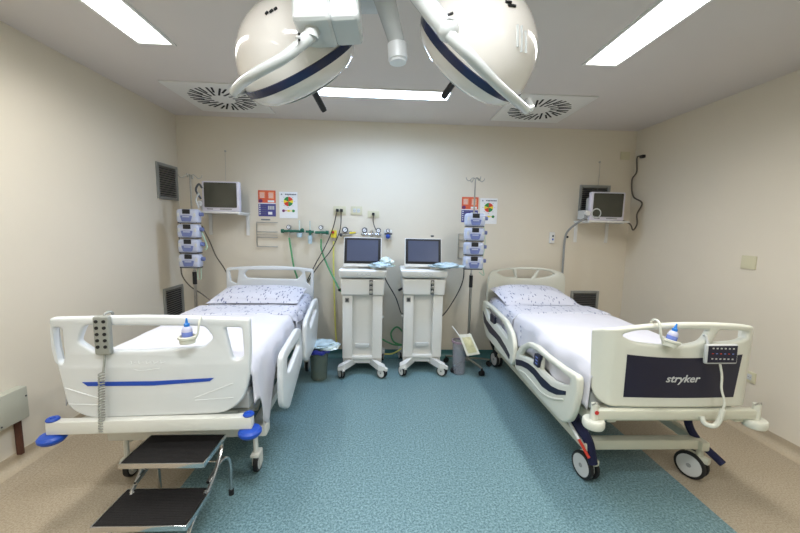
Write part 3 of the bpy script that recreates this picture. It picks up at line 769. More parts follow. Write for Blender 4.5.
sc_ = MB().box(sc0, (.385, .055, .30), WHITEP, .012, 3, mx=scx).build('screen', V)
MB().box(sc0 + scx @ Vector((0, -.0275, .012)), (.368, .006, .262), BLACK, .003, mx=scx).build('bezel', sc_)
MB().box(sc0 + scx @ Vector((0, -.0312, .014)), (.315, .003, .215), SCREEN, mx=scx).build('display', sc_)
ba = MB()
for s_ in (-1, 1):
    for fy in (-1, 1):
        y0 = .20 + fy * .10; y1 = .20 + fy * (.27 if fy < 0 else .21)
        ba.loft([[Vector((s_ * .07, y0 - .05, .10)), Vector((s_ * .07, y0 + .05, .10)), Vector((s_ * .07, y0 + .05, .17)), Vector((s_ * .07, y0 - .05, .17))],
                 [Vector((s_ * .17, y1 - .05, .095)), Vector((s_ * .17, y1 + .05, .095)), Vector((s_ * .17, y1 + .05, .155)), Vector((s_ * .17, y1 - .05, .155))],
                 [Vector((s_ * .235, y1 - .04, .09)), Vector((s_ * .235, y1 + .04, .09)), Vector((s_ * .235, y1 + .04, .125)), Vector((s_ * .235, y1 - .04, .125))]], WHITEP)
ba.box((0, .20, .145), (.40, .36, .06), WHITEP, .012)
ba.build('base', V)
for x, y, yw in ((-.20, -.075, .5), (.215, -.075, .9), (-.20, .40, .3), (.20, .40, -.2)): castor(V, x, y, .054, WHITEP, WHITEP, twin=True, brake=WHITEP, top=.11, yaw=yw)
MB().cyl((-.215, .1, .89), (-.255, .08, .87), .012, BLACK).build('hose_socket', vh)
V2 = copy_tree(V, loc=(.415, 3.50, 0), label='right ventilator trolley with dark screen and white cabinet next to the right infusion stand')
cabtop = [k for k in V2.children if k.name.startswith('screen') and not k.name.startswith('screen_neck')][0]
WM[cabtop.name] = WM[V2.name]
kn = MB().lathe([(0, 0), (.014, 0), (.018, .008), (.018, .014), (.008, .018), (0, .018)], (.09, .13, 1.437), (0, 0, 1), DGREY, 14).build('top_knob', cabtop)

def crumple(c, d, m, seed, n=26, flat=.35):
    """crumpled thin plastic packet"""
    mb = MB(); bm = bmesh.new(); bmesh.ops.create_uvsphere(bm, u_segments=n, v_segments=14, radius=1)
    for v in bm.verts:
        p = v.co.copy(); k = 1 + .35 * noise.noise(p * 1.7 + Vector((seed, 0, 0))) + .22 * noise.noise(p * 4.5 + Vector((0, seed, 0)))
        p = Vector((p.x * k, p.y * k, p.z * (.8 + .5 * noise.noise(p * 3 + Vector((0, 0, seed))))))
        v.co = Vector((c[0] + p.x * d[0] / 2, c[1] + p.y * d[1] / 2, c[2] + p.z * d[2] / 2))
    return mb.frombm(bm, m)
for (x, y, lab, sd, w) in ((.0, 3.50, 'crumpled clear tubing packet on the tray of the left ventilator', 3, .27), (.68, 3.52, 'crumpled clear tubing packet on the tray of the right ventilator', 8, .33)):
    tt = thing('tubing_packet', lab, 'plastic bag', (x, y, 1.105), group='tubing packets on the ventilators')
    crumple((-.04, 0, .042), (w, .22, .072), CLEAR, sd).build('plastic_film', tt)
    crumple((.02, .03, .075 if sd == 3 else .045), (w * .55, .16, .10 if sd == 3 else .05), CLEARG, sd + 5).build('inner_film', tt)
    tb = MB()
    for k in range(3): tb.tube([(-.14 + .03 * k, -.06, .03 + .01 * k), (-.05, .02 - .03 * k, .05), (.05, -.03 + .02 * k, .045), (.11 - .02 * k, .04, .03)], .008, mat('pale_green_tubing', (186, 214, 188), .35, alpha=.85), 8)
    tb.build('coiled_tubing', tt)

# ------------------------------------------------------------------ infusion stands and pumps
def ivstand(loc, label, z_top):
    t = thing('infusion_stand', label, 'IV stand', loc, group='infusion stands')
    MB().cyl((0, 0, .07), (0, 0, 1.05), .014, STEEL).cyl((0, 0, 1.0), (0, 0, z_top), .008, STEEL).build('pole', t)
    MB().cyl((0, 0, .90), (0, 0, 1.03), .020, BLACK).build('height_clamp', t)
    hk = MB()
    for k in range(4):
        a = PI / 2 * k + .25; d = Vector((math.cos(a), math.sin(a), 0))
        hk.tube([Vector((0, 0, z_top - .005)), d * .03 + Vector((0, 0, z_top + .012)), d * .07 + Vector((0, 0, z_top - .022)), d * .10 + Vector((0, 0, z_top - .010)), d * .108 + Vector((0, 0, z_top + .012))], .004, STEEL, 6, 4)
    hk.build('bag_hooks', t)
    for k in range(5):
        a = 2 * PI * k / 5 + .2 - PI / 2 + .2; d = Vector((math.cos(a), math.sin(a), 0))
        l = MB().tube([d * .02 + Vector((0, 0, .10)), d * .15 + Vector((0, 0, .09)), d * .25 + Vector((0, 0, .075))], .012, STEEL, 8).build('leg', t)
        w = MB().cyl(d * .25 + Vector((0, 0, .04)), d * .25 + Vector((0, 0, .08)), .01, BLACK)
        n_ = Vector((-d.y, d.x, 0))
        for s_ in (-1, 1): w.lathe([(.018, -.008), (.026, -.008), (.028, 0), (.026, .008), (.018, .008)], d * .25 + n_ * s_ * .014 + Vector((0, 0, .029)), n_, BLACK, 16)
        w.build('castor', l)
    return t
IVL = ivstand((-1.955, 3.63, 0), 'steel infusion stand in the left corner carrying four stacked pumps', 2.0)
IVR = ivstand((.945, 3.66, 0), 'steel infusion stand between the right ventilator and the right bed', 2.05)
def pump(loc, label, grp, w=.208):
    t = thing('infusion_pump', label, 'infusion pump', loc, group=grp)
    k = w / .225
    b_ = MB().box((0, -.055, .069), (w, .10, .138), PUMPB, .038, 5).box((0, -.05, .002), (w * .9, .08, .012), DGREY)
    b_.box((0, .01, .064), (.05, .05, .06), DGREY)
    bo = b_.build('case', t)
    MB().box((0, -.106, .112), (.078 * k, .006, .044), BLACK, .004).build('display', bo)
    MB().prism(round_poly([(-.062 * k, .074), (.062 * k, .074), (.045 * k, .016), (-.045 * k, .016)], .012), (-.112, -.104), PUMPK, lambda u, v, w_: (u, w_, v)).build('keypad', bo)
    MB().box((0, -.1125, .062), (.07 * k, .004, .010), PUMPB).build('pump_door_latch', bo)
    for s_ in (-1, 1): MB().box((s_ * .085 * k, -.104, .08), (.022, .006, .035), LGREY, .003).build('side_pad', bo)
    MB().cyl((w / 2 - .005, -.055, .088), (w / 2 + .03, -.055, .088), .020, PUMPK, n=16).build('clamp_knob', bo)
    return t
names = ['topmost', 'second from the top', 'third from the top', 'bottom']
p0 = None
for i in range(4):
    z = 1.66 - (i + 1) * .1475 + .015
    lab = 'pale blue infusion pump, %s of the four on the left infusion stand' % names[i]
    if p0 is None: p0 = pump((-1.937, 3.60, z), lab, 'infusion pumps on the left stand')
    else: copy_tree(p0, loc=(-1.937, 3.60, z), label=lab)
for i in range(4):
    z = 1.685 - (i + 1) * .1475 + .015
    lab = 'pale blue infusion pump, %s of the four on the right infusion stand' % names[i]
    c = copy_tree(p0, loc=(.935, 3.63, z), label=lab); c['group'] = 'infusion pumps on the right stand'
# wire basket beside the right pumps
wb = thing('wire_basket', 'steel wire rack hung on the back wall beside the right pump stack', 'wire rack', (.875, YB - .012, 1.19))
w_ = MB(); rx0, rx1, rz0, rz1 = -.02, .25, .0, .28
for z in (rz0, .12, .21, rz1): w_.cyl((rx0, 0, z), (rx1, 0, z), .004, STEEL, n=8)
for x in (rx0, rx1): w_.cyl((x, 0, rz0), (x, 0, rz1), .005, STEEL, n=8)
w_.build('wire_frame', wb)
w_ = MB()
for x in (rx0, rx1): w_.cyl((x, -.003, .16), (x, .012, .16), .006, STEEL, n=8)
w_.build('wall_fixing', wb)
wb = thing('wire_rack', 'thin grey wire rack on the back wall under the left posters', 'wire rack', (-1.31, YB - .02, 1.285))
w_ = MB()
for z in (.0, .105, .13, .165, .27): w_.cyl((-.115, 0, z), (.115, 0, z), .003 if z in (.13,) else .005, STEEL, n=8)
w_.cyl((-.115, 0, 0), (-.115, 0, .27), .0045, STEEL, n=8)
w_.build('wire_frame', wb)
MB().box((-.02, .018, .30), (.10, .003, .014), GREYP).build('rack_sign', wb)

# ------------------------------------------------------------------ wall shelves and monitors
def shelf(x0, x1, z, label, brx):
    cx = (x0 + x1) / 2
    t = thing('wall_shelf', label, 'shelf', (cx, YB, z), group='white monitor shelves')
    MB().box((0, -.15, -.010), (x1 - x0, .30, .018), WHITEP, .004).build('shelf_board', t)
    for x in brx:
        q = MB().box((x - cx, -.008, -.13), (.035, .012, .24), WHITEP, .002).box((x - cx, -.14, -.025), (.03, .27, .012), WHITEP, .002)
        q.build('bracket', t)
shelf(-1.96, -1.50, 1.655, 'white wall shelf under the left monitor', (-1.93, -1.525))
shelf(2.20, 2.66, 1.65, 'white wall shelf under the right monitor', (2.23, 2.60))
def monitor(loc, rz, label):
    t = thing('patient_monitor', label, 'monitor', loc, rz, group='bulky bedside monitors')
    c = MB().box((0, -.0, .152), (.378, .05, .305), mat('pale_lilac_plastic', (214, 210, 220), .4), .014, 3).build('front_housing', t)
    MB().box((0, .10, .150), (.27, .16, .22), LGREY, .03, 3).build('rear_housing', t)
    MB().box((0, -.026, .165), (.325, .006, .250), CRT, .01, 2).build('screen_glass', c)
    for x in (-.13, -.11, -.09): MB().box((x, -.026, .022), (.014, .006, .008), DGREY).build('button', c)
    MB().box((.05, -.026, .022), (.12, .006, .010), MGREY).build('control_strip', c)
    MB().box((0, .10, .297), (.20, .12, .022), DGREY, .008).build('top_handle', t)
    s = MB().box((-.205, .09, .06), (.05, .14, .10), LGREY, .012)
    s.build('side_module', t)
    sm = bpy.data.objects[[k.name for k in t.children if k.name.startswith('side_module')][0]]
    MB().lathe([(0, 0), (.028, 0), (.028, .012), (.018, .02), (0, .02)], (-.215, -.02, .075), (0, -1, 0), WHITEP, 18).build('connector', sm)
    return t
MONL = monitor((at(220.5, 195, Y=3.68).x, 3.705, 1.6555), 0, 'left bedside monitor with dark olive screen on the left wall shelf')
MONR = copy_tree(MONL, loc=(at(608, 205, Y=3.68).x, 3.705, 1.6505), rz=math.radians(-1), label='right bedside monitor with dark olive screen on the right wall shelf')
t = MB().tube([at(201, 199, Y=3.6), at(196, 190, Y=3.58), at(199, 184, Y=3.58), at(202, 188, Y=3.58)], .010, DGREY, 8)
t.tube([at(199, 193, Y=3.58), at(196, 200, Y=3.58), at(199, 208, Y=3.58)], .008, LGREY, 8)
single(t, 'cuff_tube', 'coiled grey and black cuff tubes hanging beside the left monitor', 'tube')
t = MB()
for k in range(3):
    c0 = Vector((2.27 + .01 * k, 3.70, 1.71 + .008 * k)); t.tube([c0 + Vector((.048 * math.cos(a), -.01 * k, .048 * math.sin(a))) for a in [2 * PI * j / 12 for j in range(13)]], .007, (LGREY, DGREY, LGREY)[k], 6, 3)
single(t, 'cable_coil', 'coiled monitor leads on the left end of the right shelf', 'cable')
# screws and wires above each monitor
for x, y, lab in ((225, 151, 'small wall hook with a thin wire above the left monitor'), (600, 162, 'small wall hook with a thin wire above the right monitor')):
    p = at(x, y, Y=YB - .01)
    mb = MB().cyl(p, p + Vector((0, .01, 0)), .010, STEEL, n=12).tube([p + Vector((0, -.002, 0)), p + Vector((.002, -.004, -.15)), p + Vector((-.004, -.004, -.32))], .0018, STEEL, 5)
    single(mb, 'wall_hook', lab, 'hook', group='wall hooks over the monitors')

# ------------------------------------------------------------------ posters
PF = lambda t: (lambda u, v, w: (u, w, v))
def sheet(t, w, h, m, name='paper'): return MB().box((0, -.002, h / 2), (w, .003, h), m).build(name, t)
def flat(polys, y=-.0045):
    mb = MB()
    for k, (pts, m) in enumerate(polys): mb.prism(pts, (y - .00012 * k, y + .0008), m, lambda u, v, w: (u, w, v))
    return mb
def rect(x, z, w, h): return [(x, z), (x + w, z), (x + w, z + h), (x, z + h)]
def poster_or(loc, label, grp):
    t = thing('poster', label, 'poster', loc, group=grp)
    pp = sheet(t, .19, .285, INDIGO)
    P = [(rect(-.095, .148, .19, .137), ORANGE), (rect(-.095, .138, .19, .010), PAPER),
         (rect(-.078, .20, .06, .07), ORANGEL), (rect(.018, .19, .06, .08), ORANGEL)]
    q = flat(P); 
    q2 = flat([(rect(-.078 + k % 2 * .096, .205 + (k // 2) * .012, .05, .004), PAPER) for k in range(10)] +
              [([(-.07 + .022 * math.cos(a), .168 + .02 * math.sin(a)) for a in [2 * PI * i / 14 for i in range(14)]], PURPLE),
               (rect(.01, .155, .07, .022), PAPER)] +
              [(rect(-.085, .020 + k * .024, .012, .012), PAPER) for k in range(5)] +
              [(rect(-.066, .024 + k * .024, .058, .004), GREYP) for k in range(5)] +
              [(rect(.012 + k * .018, .075, .013, .04), LGREY) for k in range(4)] + [(rect(.012, .02, .045, .03), PAPER)], -.0062)
    q.build('printed_blocks', pp); q2.build('print_pattern', pp)
    return t
def poster_bug(loc, label, grp):
    t = thing('poster', label, 'poster', loc, group=grp)
    pp = sheet(t, .20, .29, PAPER); P = []
    cx, cz, R0 = 0, .185, .052
    wed = [(0, REDP), (1, GREENP), (2, YELP), (3, REDP), (4, GREENP), (5, YELP)]
    ang = [(20, 90, REDP), (90, 160, GREENP), (160, 200, YELP), (200, 270, REDP), (270, 340, GREENP), (-20, 20, YELP)]
    for a0, a1, mm in ang:
        P.append(([(cx, cz)] + [(cx + R0 * math.cos(math.radians(a0 + (a1 - a0) * k / 8)), cz + R0 * math.sin(math.radians(a0 + (a1 - a0) * k / 8))) for k in range(9)], mm))
    P.append((rect(-.05, .078, .10, .008), YELP)); P.append((rect(-.05, .078, .03, .008), REDP))
    for x, mm in ((-.055, PURPLE), (.055, GREENP)): P.append(([(x + .016 * math.cos(2 * PI * i / 12), .082 + .016 * math.sin(2 * PI * i / 12)) for i in range(12)], mm))
    P.append((rect(-.012, .072, .026, .02), YELP))
    for a in range(8):
        P.append((rect(cx + .068 * math.cos(a * PI / 4) - .007, cz + .066 * math.sin(a * PI / 4) - .002, .014, .003), GREYP))
    P.append(([(-.085, .255), (-.062, .255), (-.073, .272)], GREYP))
    for k in range(7): P.append((rect(-.035 + k * .018, .257, .014, .013), GREYP))
    flat(P).build('printed_diagram', pp)
    return t
GP = 'wall posters above the gas outlets'
poster_or((-1.31, YB, 1.622), 'orange and indigo poster above the left wire rack', GP)
poster_bug((-1.075, YB, 1.606), 'white poster with red, green and yellow wheel right of the left orange poster', GP)
poster_or((.972, YB, 1.605), 'orange poster partly hidden behind the right pump stack', GP)
poster_bug((1.19, YB, 1.592), 'white poster with red, green and yellow wheel beside the right infusion stand', GP)

# ------------------------------------------------------------------ wall plates, outlets
def plate(loc, w, h, label, rz=0, holes=0, plugs=0, name='socket_plate', cat='socket', m=IVORY):
    t = thing(name, label, cat, loc, rz, group='wall plates')
    p = MB().box((0, -.004, 0), (w, .009, h), m, .002).build('cover', t)
    for k in range(holes):
        x = (k - (holes - 1) / 2) * .045
        MB().box((x, -.0095, 0), (.032, .003, .045), LGREY, .001).build('socket', p)
        q = MB()
        for a in (-.007, .007): q.cyl((x + a, -.0105, .0), (x + a, -.0115, .0), .0028, BLACK, n=8)
        q.build('socket_hole', p)
    for k in range(plugs):
        x = (k - (plugs - 1) / 2) * .045
        MB().box((x, -.030, .0), (.030, .038, .032), BLACK, .006).build('plug', p)
    return t
plate((-.507, YB, 1.705), .14, .095, 'ivory double socket with two black plugs above the gas outlets', holes=0, plugs=2)
plate((-.318, YB, 1.708), .13, .095, 'ivory double socket with nothing plugged in', holes=2)
plate((-.128, YB, 1.672), .13, .075, 'ivory socket with one black plug above the left ventilator', plugs=1)
plate((2.745, YB, 2.40), .11, .09, 'blank ivory plate high on the back wall near the right corner')
plate((XR, 2.572, 1.312), .11, .105, 'blank ivory plate on the right wall above the right bed', -PI / 2)
plate((XR, 2.45, .428), .08, .085, 'ivory socket low on the right wall behind the right footboard', -PI / 2, holes=1)
t = thing('call_point', 'small white nurse call unit on the back wall beside the right monitor shelf', 'call unit', (1.95, YB, 1.447))
MB().box((0, -.012, 0), (.06, .024, .13), WHITEP, .008).build('housing', t)
MB().box((.005, -.0255, .02), (.016, .003, .022), BLACK).box((.005, -.0255, -.018), (.016, .003, .022), BLUE).build('button', t)

# ------------------------------------------------------------------ gas outlets and their fittings
YG = YB
def gauge(mb, c, r, mcase=STEEL):
    mb.lathe([(0, 0), (r, 0), (r, .02), (r * .9, .024), (0, .024)], c, (0, -1, 0), mcase, 18)
    mb.lathe([(0, .0245), (r * .9, .0245), (r * .9, .0252), (0, .0252)], c, (0, -1, 0), DGREY, 18)
    mb.lathe([(0, .0254), (r * .66, .0254), (r * .66, .0262), (0, .0262)], c, (0, -1, 0), PAPER, 18)
    c = Vector(c); mb.box(c + Vector((r * .2, -.027, r * .15)), (r * .9, .001, .003), BLACK, mx=Matrix.Rotation(-.7, 3, 'Y'))
def outlet_plate(t):
    return MB().lathe([(0, 0), (.026, 0), (.026, .018), (.016, .03), (0, .03)], (0, 0, 0), (0, -1, 0), CHROME, 18).build('wall_outlet', t)
GG = 'gas fittings along the back wall'
# green with flow tube
def green_reg(x, z, label, flip=1, gz=.045, hose=True):
    t = thing('oxygen_regulator', label, 'regulator', (x, YG, z), group=GG); outlet_plate(t)
    MB().cyl((-.065, -.05, 0), (.055, -.05, 0), .015, GREEN).cyl((-flip * .085, -.05, 0), (-flip * .055, -.05, 0), .022, GREEN, n=10).build('valve_body', t)
    g_ = MB(); gauge(g_, (0, -.04, gz), .026); g_.cyl((0, -.05, 0), (0, -.05, gz), .007, CHROME); g_.build('gauge', t)
    MB().cyl((0, -.05, -.01), (0, -.05, -.075), .010, CHROME, .007).build('outlet_nozzle', t)
    return t
GX = lambda px: at(px, 233, Y=3.91).x
green_reg(GX(289), 1.463, 'green regulator with chrome stem, leftmost of the gas fittings')
t = thing('flow_meter', 'green flow meter with clear cup beside the leftmost regulator', 'flow meter', (GX(299.5), YG, 1.465), group=GG); outlet_plate(t)
MB().cyl((-.07, -.045, .0), (.05, -.045, .0), .014, GREEN).sphere((.03, -.05, .012), .022, GREEN).build('valve_body', t)
MB().cyl((0, -.05, .01), (0, -.05, .12), .008, CLEARG, n=12).build('sight_tube', t)
MB().lathe([(0, -.07), (.028, -.068), (.032, -.02), (0, -.018)], (0, -.05, 0), (0, 0, 1), CLEAR, 18).build('clear_cup', t)
t = thing('suction_bottle', 'green capped clear humidifier bottle left of the pale gauge regulator', 'bottle', (GX(310), YG, 1.45), group=GG); outlet_plate(t)
MB().cyl((-.045, -.05, .012), (.045, -.05, .012), .013, GREEN).cyl((0, -.05, -.03), (0, -.05, .03), .012, GREEN).build('valve_body', t)
MB().cyl((0, -.05, .02), (0, -.05, .13), .006, CLEARG, n=10).build('sight_tube', t)
MB().lathe([(0, -.125), (.022, -.12), (.026, -.04), (.018, -.03), (0, -.03)], (0, -.05, 0), (0, 0, 1), CLEAR, 18).build('bottle_body', t)
green_reg(GX(321), 1.455, 'green regulator with round gauge next to the yellow fitting', -1, .055)
t = thing('air_regulator', 'yellow outlet fitting with a red button', 'regulator', (GX(333.4), YG, 1.44), group=GG)
MB().box((0, -.02, 0), (.065, .04, .085), YEL, .008).build('block', t)
MB().cyl((-.005, -.04, .02), (-.005, -.05, .02), .014, RED).build('red_button', t)
MB().cyl((0, -.03, -.04), (0, -.03, -.085), .009, CHROME).build('outlet_nozzle', t)
t = thing('vacuum_regulator', 'grey gauge fitting with yellow bar above the left ventilator screen', 'regulator', (GX(350), YG, 1.455), group=GG); outlet_plate(t)
MB().cyl((-.10, -.05, -.02), (.07, -.05, .0), .012, CHROME).sphere((-.10, -.05, -.022), .02, DGREY).build('valve_body', t)
MB().box((.03, -.062, .005), (.07, .01, .02), YEL, .003, mx=Matrix.Rotation(-.12, 3, 'Y')).build('yellow_tag', t)
g_ = MB(); gauge(g_, (-.055, -.035, .035), .034, DGREY); g_.build('gauge', t)
t = thing('double_gauge_regulator', 'chrome manifold with two round gauges under the single plug socket', 'regulator', (-.10 + .0, YG, 1.46), group=GG)
outlet_plate(t)
t.location.x = GX(371.5)
MB().cyl((-.10, -.05, -.015), (.10, -.05, -.015), .013, CHROME).cyl((0, -.05, -.045), (0, -.05, .03), .012, CHROME).sphere((-.10, -.05, -.015), .018, STEEL).sphere((.10, -.05, -.015), .018, STEEL).build('manifold', t)
for k, s_ in enumerate((-1, 1)):
    g_ = MB(); gauge(g_, (s_ * .078, -.035, .03), .031, DGREY if s_ < 0 else STEEL); g_.build('gauge', t)
t = thing('blue_vacuum_regulator', 'blue-capped chrome outlet, rightmost of the gas fittings', 'regulator', (GX(388), YG, 1.445), group=GG)
outlet_plate(t)
MB().box((0, -.008, 0), (.09, .012, .11), WHITEP, .003).build('wall_plate', t)
g_ = MB(); gauge(g_, (0, -.035, .045), .024); g_.cyl((-.04, -.04, .01), (.045, -.04, .01), .009, DGREY); g_.build('gauge', t)
MB().sphere((0, -.05, -.02), .026, BLUE).build('blue_cap', t)
MB().cyl((0, -.05, -.04), (0, -.05, -.07), .008, CHROME).build('outlet_nozzle', t)
# long trim channel under the outlets
# ------------------------------------------------------------------ hoses and cables
def hose(pts, r, m, label, cat='hose', name='hose', n=8, group=None):
    return single(MB().tube(pts, r, m, n), name, label, cat, group=group)
hose([(GX(289), 3.91, 1.39), at(291, 250, Y=3.90), at(294, 268, Y=3.90), (-.97, 3.91, .9), (-.95, 3.9, .6)], .010, GHOSE, 'green hose dropping from the leftmost regulator behind the left headboard', group='green oxygen hoses')
hose([(GX(321), 3.91, 1.38), at(322, 252, Y=3.9), at(332, 275, Y=3.85), at(342, 292, Y=3.75), (-.43, 3.72, .97)], .010, GHOSE, 'green hose from the gauge regulator to the left ventilator', group='green oxygen hoses')
hose([(GX(333.4), 3.925, 1.36), at(333.5, 262, Y=3.92), at(334.5, 300, Y=3.92), at(335.5, 330, Y=3.92), at(337, 346, Y=3.9)], .010, YHOSE, 'yellow hose hanging straight down beside the left ventilator')
hose([at(404, 333, Y=3.85), at(397, 327, Y=3.8), at(391, 333, Y=3.8), at(394, 342, Y=3.8), at(402, 345, Y=3.8), at(392, 344, Y=3.83), at(380, 338, Y=3.88)], .010, GHOSE, 'looped green hose between the two ventilators', group='green oxygen hoses')
hose([(.02, 3.86, .07), (.10, 3.84, .08), (.16, 3.80, .12), at(402, 348, Y=3.8)], .009, YHOSE, 'yellow hose lying low between the two ventilators')
hose([(-.530, 3.91, 1.70), at(333, 228, Y=3.9), at(326, 245, Y=3.88), at(315, 265, Y=3.86), at(305, 285, Y=3.86), (-.95, 3.88, .75)], .0055, CABLE, 'black cable from the left plug sagging behind the left headboard', 'cable', 'power_cable', group='black cables from the double socket')
hose([(-.485, 3.91, 1.70), at(340, 230, Y=3.9), at(331, 250, Y=3.88), at(319, 265, Y=3.86), at(308, 282, Y=3.86), (-.9, 3.88, .75)], .0055, CABLE, 'black cable from the right plug crossing the green hose', 'cable', 'power_cable', group='black cables from the double socket')
hose([(-.125, 3.91, 1.665), (-.128, 3.90, 1.6), (-.115, 3.9, 1.54), (-.09, 3.89, 1.49)], .005, CABLE, 'short black cable hanging from the single plug', 'cable', 'power_cable')
hose([(.01, 3.7, .99), at(388, 284, Y=3.75), at(396, 298, Y=3.8), at(402, 314, Y=3.75), (.27, 3.72, .70)], .006, CABLE, 'black cable looping between the two ventilators', 'cable', 'power_cable')
hose([at(464, 262, Y=3.68), at(463, 280, Y=3.7), at(455, 298, Y=3.72), at(442, 316, Y=3.7), (.60, 3.7, .68)], .006, CABLE, 'black cable from the right pumps to the right ventilator', 'cable', 'power_cable')
hose([at(202, 226, Y=3.62), at(210, 242, Y=3.70), at(216, 256, Y=3.74), at(224, 268, Y=3.8), at(232, 283, Y=3.86)], .006, BCABLE, 'grey-brown cable running from the left pumps behind the left headboard', 'cable', 'power_cable')
hose([at(181, 262, Y=3.66), at(182, 275, Y=3.68), at(190, 286, Y=3.72), at(202, 294, Y=3.72), at(214, 303, Y=3.74)], .006, BCABLE, 'grey-brown cable looping below the left pump stack', 'cable', 'power_cable')
hose([at(182, 215, Y=3.56), at(179, 235, Y=3.56), at(181, 255, Y=3.56), at(183, 268, Y=3.6)], .004, BCABLE, 'thin cable down the left side of the left pump stack', 'cable', 'power_cable')
hose([at(201, 230, Y=3.56), at(207, 246, Y=3.57), at(205, 250, Y=3.57)], .007, mat('pale_green_tubing', (0, 0, 0)), 'pale infusion line hanging from the third left pump', 'infusion line', 'infusion_line')
hose([at(198, 268, Y=3.56), at(198, 278, Y=3.57), at(201, 278, Y=3.57), at(201, 266, Y=3.57)], .005, mat('pale_green_tubing', (0, 0, 0)), 'pale infusion line looped below the bottom left pump', 'infusion line', 'infusion_line')
hose([at(484, 225, Y=3.58), at(485, 245, Y=3.57), at(482, 262, Y=3.58), at(484, 275, Y=3.6), at(479, 272, Y=3.62)], .005, mat('pale_green_tubing', (0, 0, 0)), 'pale infusion line beside the right pump stack', 'infusion line', 'infusion_line')
# power cord on the right wall
pc = thing('power_cable', 'grey-brown power cord plugged high on the right wall beside the right monitor', 'cable', at(643, 156, X=XR - .03))
MB().box(at(642.5, 156.5, X=XR - .022), (.04, .05, .034), BLACK, .008).build('plug', pc, world=True)
MB().tube([at(641, 156, X=XR - .03), at(637, 158, X=XR - .03), at(636.5, 172, X=XR - .02), at(632, 180, X=XR - .02), at(633, 196, X=XR - .02), at(642, 203, X=XR - .02), at(637, 214, X=XR - .03), at(637, 224, X=XR - .05), at(633, 230, X=XR - .1), at(630, 224, X=XR - .15), (2.62, 3.75, 1.665)], .008, BCABLE).build('cord', pc, world=True)
# grey gooseneck hose near the right headboard
hose([at(587, 217, Y=3.66), at(576, 224, Y=3.76), at(568, 231, Y=3.84), at(565, 239, Y=3.88), at(563.5, 255, Y=3.88), at(562, 280, Y=3.88)], .012, MGREY, 'grey drop hose from the right monitor down behind the right headboard', 'hose', 'drop_hose')
p = at(567.5, 237, Y=YB - .01)
single(MB().lathe([(0, 0), (.012, 0), (.014, .01), (.008, .02), (0, .02)], p + Vector((0, .01, 0)), (0, -1, 0), BLACK, 14), 'cable_clip', 'small black wall clip by the grey drop hose', 'clip')

# ------------------------------------------------------------------ bins
def bin_(loc, m, label, r=.085, h=.345, rim=None, base=None):
    t = thing('waste_canister', label, 'bin', loc, group='clear waste canisters')
    MB().lathe([(0, 0), (r * .82, 0), (r * .86, .01), (r, h), (r + .006, h), (r + .006, h + .008), (r - .004, h + .008), (r - .006, h - .01), (r * .84, .014), (0, .012)], (0, 0, 0), (0, 0, 1), m, 32).build('body', t)
    MB().lathe([(r + .001, h - .012), (r + .009, h - .01), (r + .009, h + .01), (r - .002, h + .010)], (0, 0, 0), (0, 0, 1), rim or m, 32, cap=False).build('rim', t)
    return t
bin_((-.635, 3.37, 0), BING, 'greenish clear canister with blue liner between the left bed and left ventilator', .092, .30, BLUE)
bin_((.812, 3.50, 0), BIN, 'smoky clear canister standing under the right infusion stand', .075, .35, mat('mauve_rim', (150, 128, 140), .4))
t = thing('plastic_packets', 'pale blue film packets heaped on the blue-lined canister', 'plastic bag', (-.60, 3.36, .31))
crumple((.0, 0, .05), (.30, .22, .08), CLEAR, 12).build('plastic_film', t); crumple((.06, -.03, .03), (.22, .18, .05), CLEARG, 17).build('inner_film', t)
t = thing('bin_liner', 'royal blue liner folded over the rim of the left canister', 'bin liner', (-.635, 3.37, .27))
ln = MB(); rs = []
for k, (r, z) in enumerate(((.085, .0), (.106, .01), (.112, .035), (.104, .05), (.085, .045))):
    rs.append([Vector((r * (1 + .05 * math.sin(i * 1.9 + k)) * math.cos(2 * PI * i / 28), r * (1 + .05 * math.sin(i * 1.9 + k)) * math.sin(2 * PI * i / 28), z + .008 * math.sin(i * 1.3))) for i in range(28)])
ln.loft(rs, mat('royal_blue_film', (58, 66, 176), .35), cap=False); ln.build('film', t)
# clear pouch leaning over the right canister
t = thing('specimen_pouch', 'clear sterile pouch with white seal slumped over the right canister', 'pouch', (.87, 3.42, .24))
c4 = [at(459, 335, Y=3.42), at(471, 334, Y=3.44), at(480, 354, Y=3.38), at(467, 356, Y=3.36)]
def bil(u, v): return (c4[0] * (1 - u) + c4[1] * u) * (1 - v) + (c4[3] * (1 - u) + c4[2] * u) * v
def patch(u0, u1, v0, v1, off, m, puff, n=10):
    vs = []
    for j in range(n + 1):
        for i in range(n + 1):
            u = u0 + (u1 - u0) * i / n; v = v0 + (v1 - v0) * j / n; b = math.sin(PI * i / n) * math.sin(PI * j / n)
            vs.append(bil(u, v) + Vector((0, -off - puff * b + .008 * noise.noise(Vector((u * 4, v * 4, 0))), 0)))
    N1 = (n + 1) ** 2; bk = [Vector(v) + Vector((0, off + .004 + puff * .6, 0)) for v in vs]
    fs = []
    for j in range(n):
        for i in range(n): a = j * (n + 1) + i; fs += [[a, a + 1, a + n + 2, a + n + 1], [N1 + a, N1 + a + n + 1, N1 + a + n + 2, N1 + a + 1]]
    return MB().add(vs + bk, fs, m)
patch(0, 1, 0, 1, .0, POUCH, .012).build('film', t, world=True); patch(.15, .85, .12, .88, .006, POUCHT, .016).build('contents', t, world=True)
MB().tube([at(460, 337, Y=3.42), at(456, 331, Y=3.45), at(452, 326, Y=3.47)], .005, PAPER).build('tube_end', t, world=True)

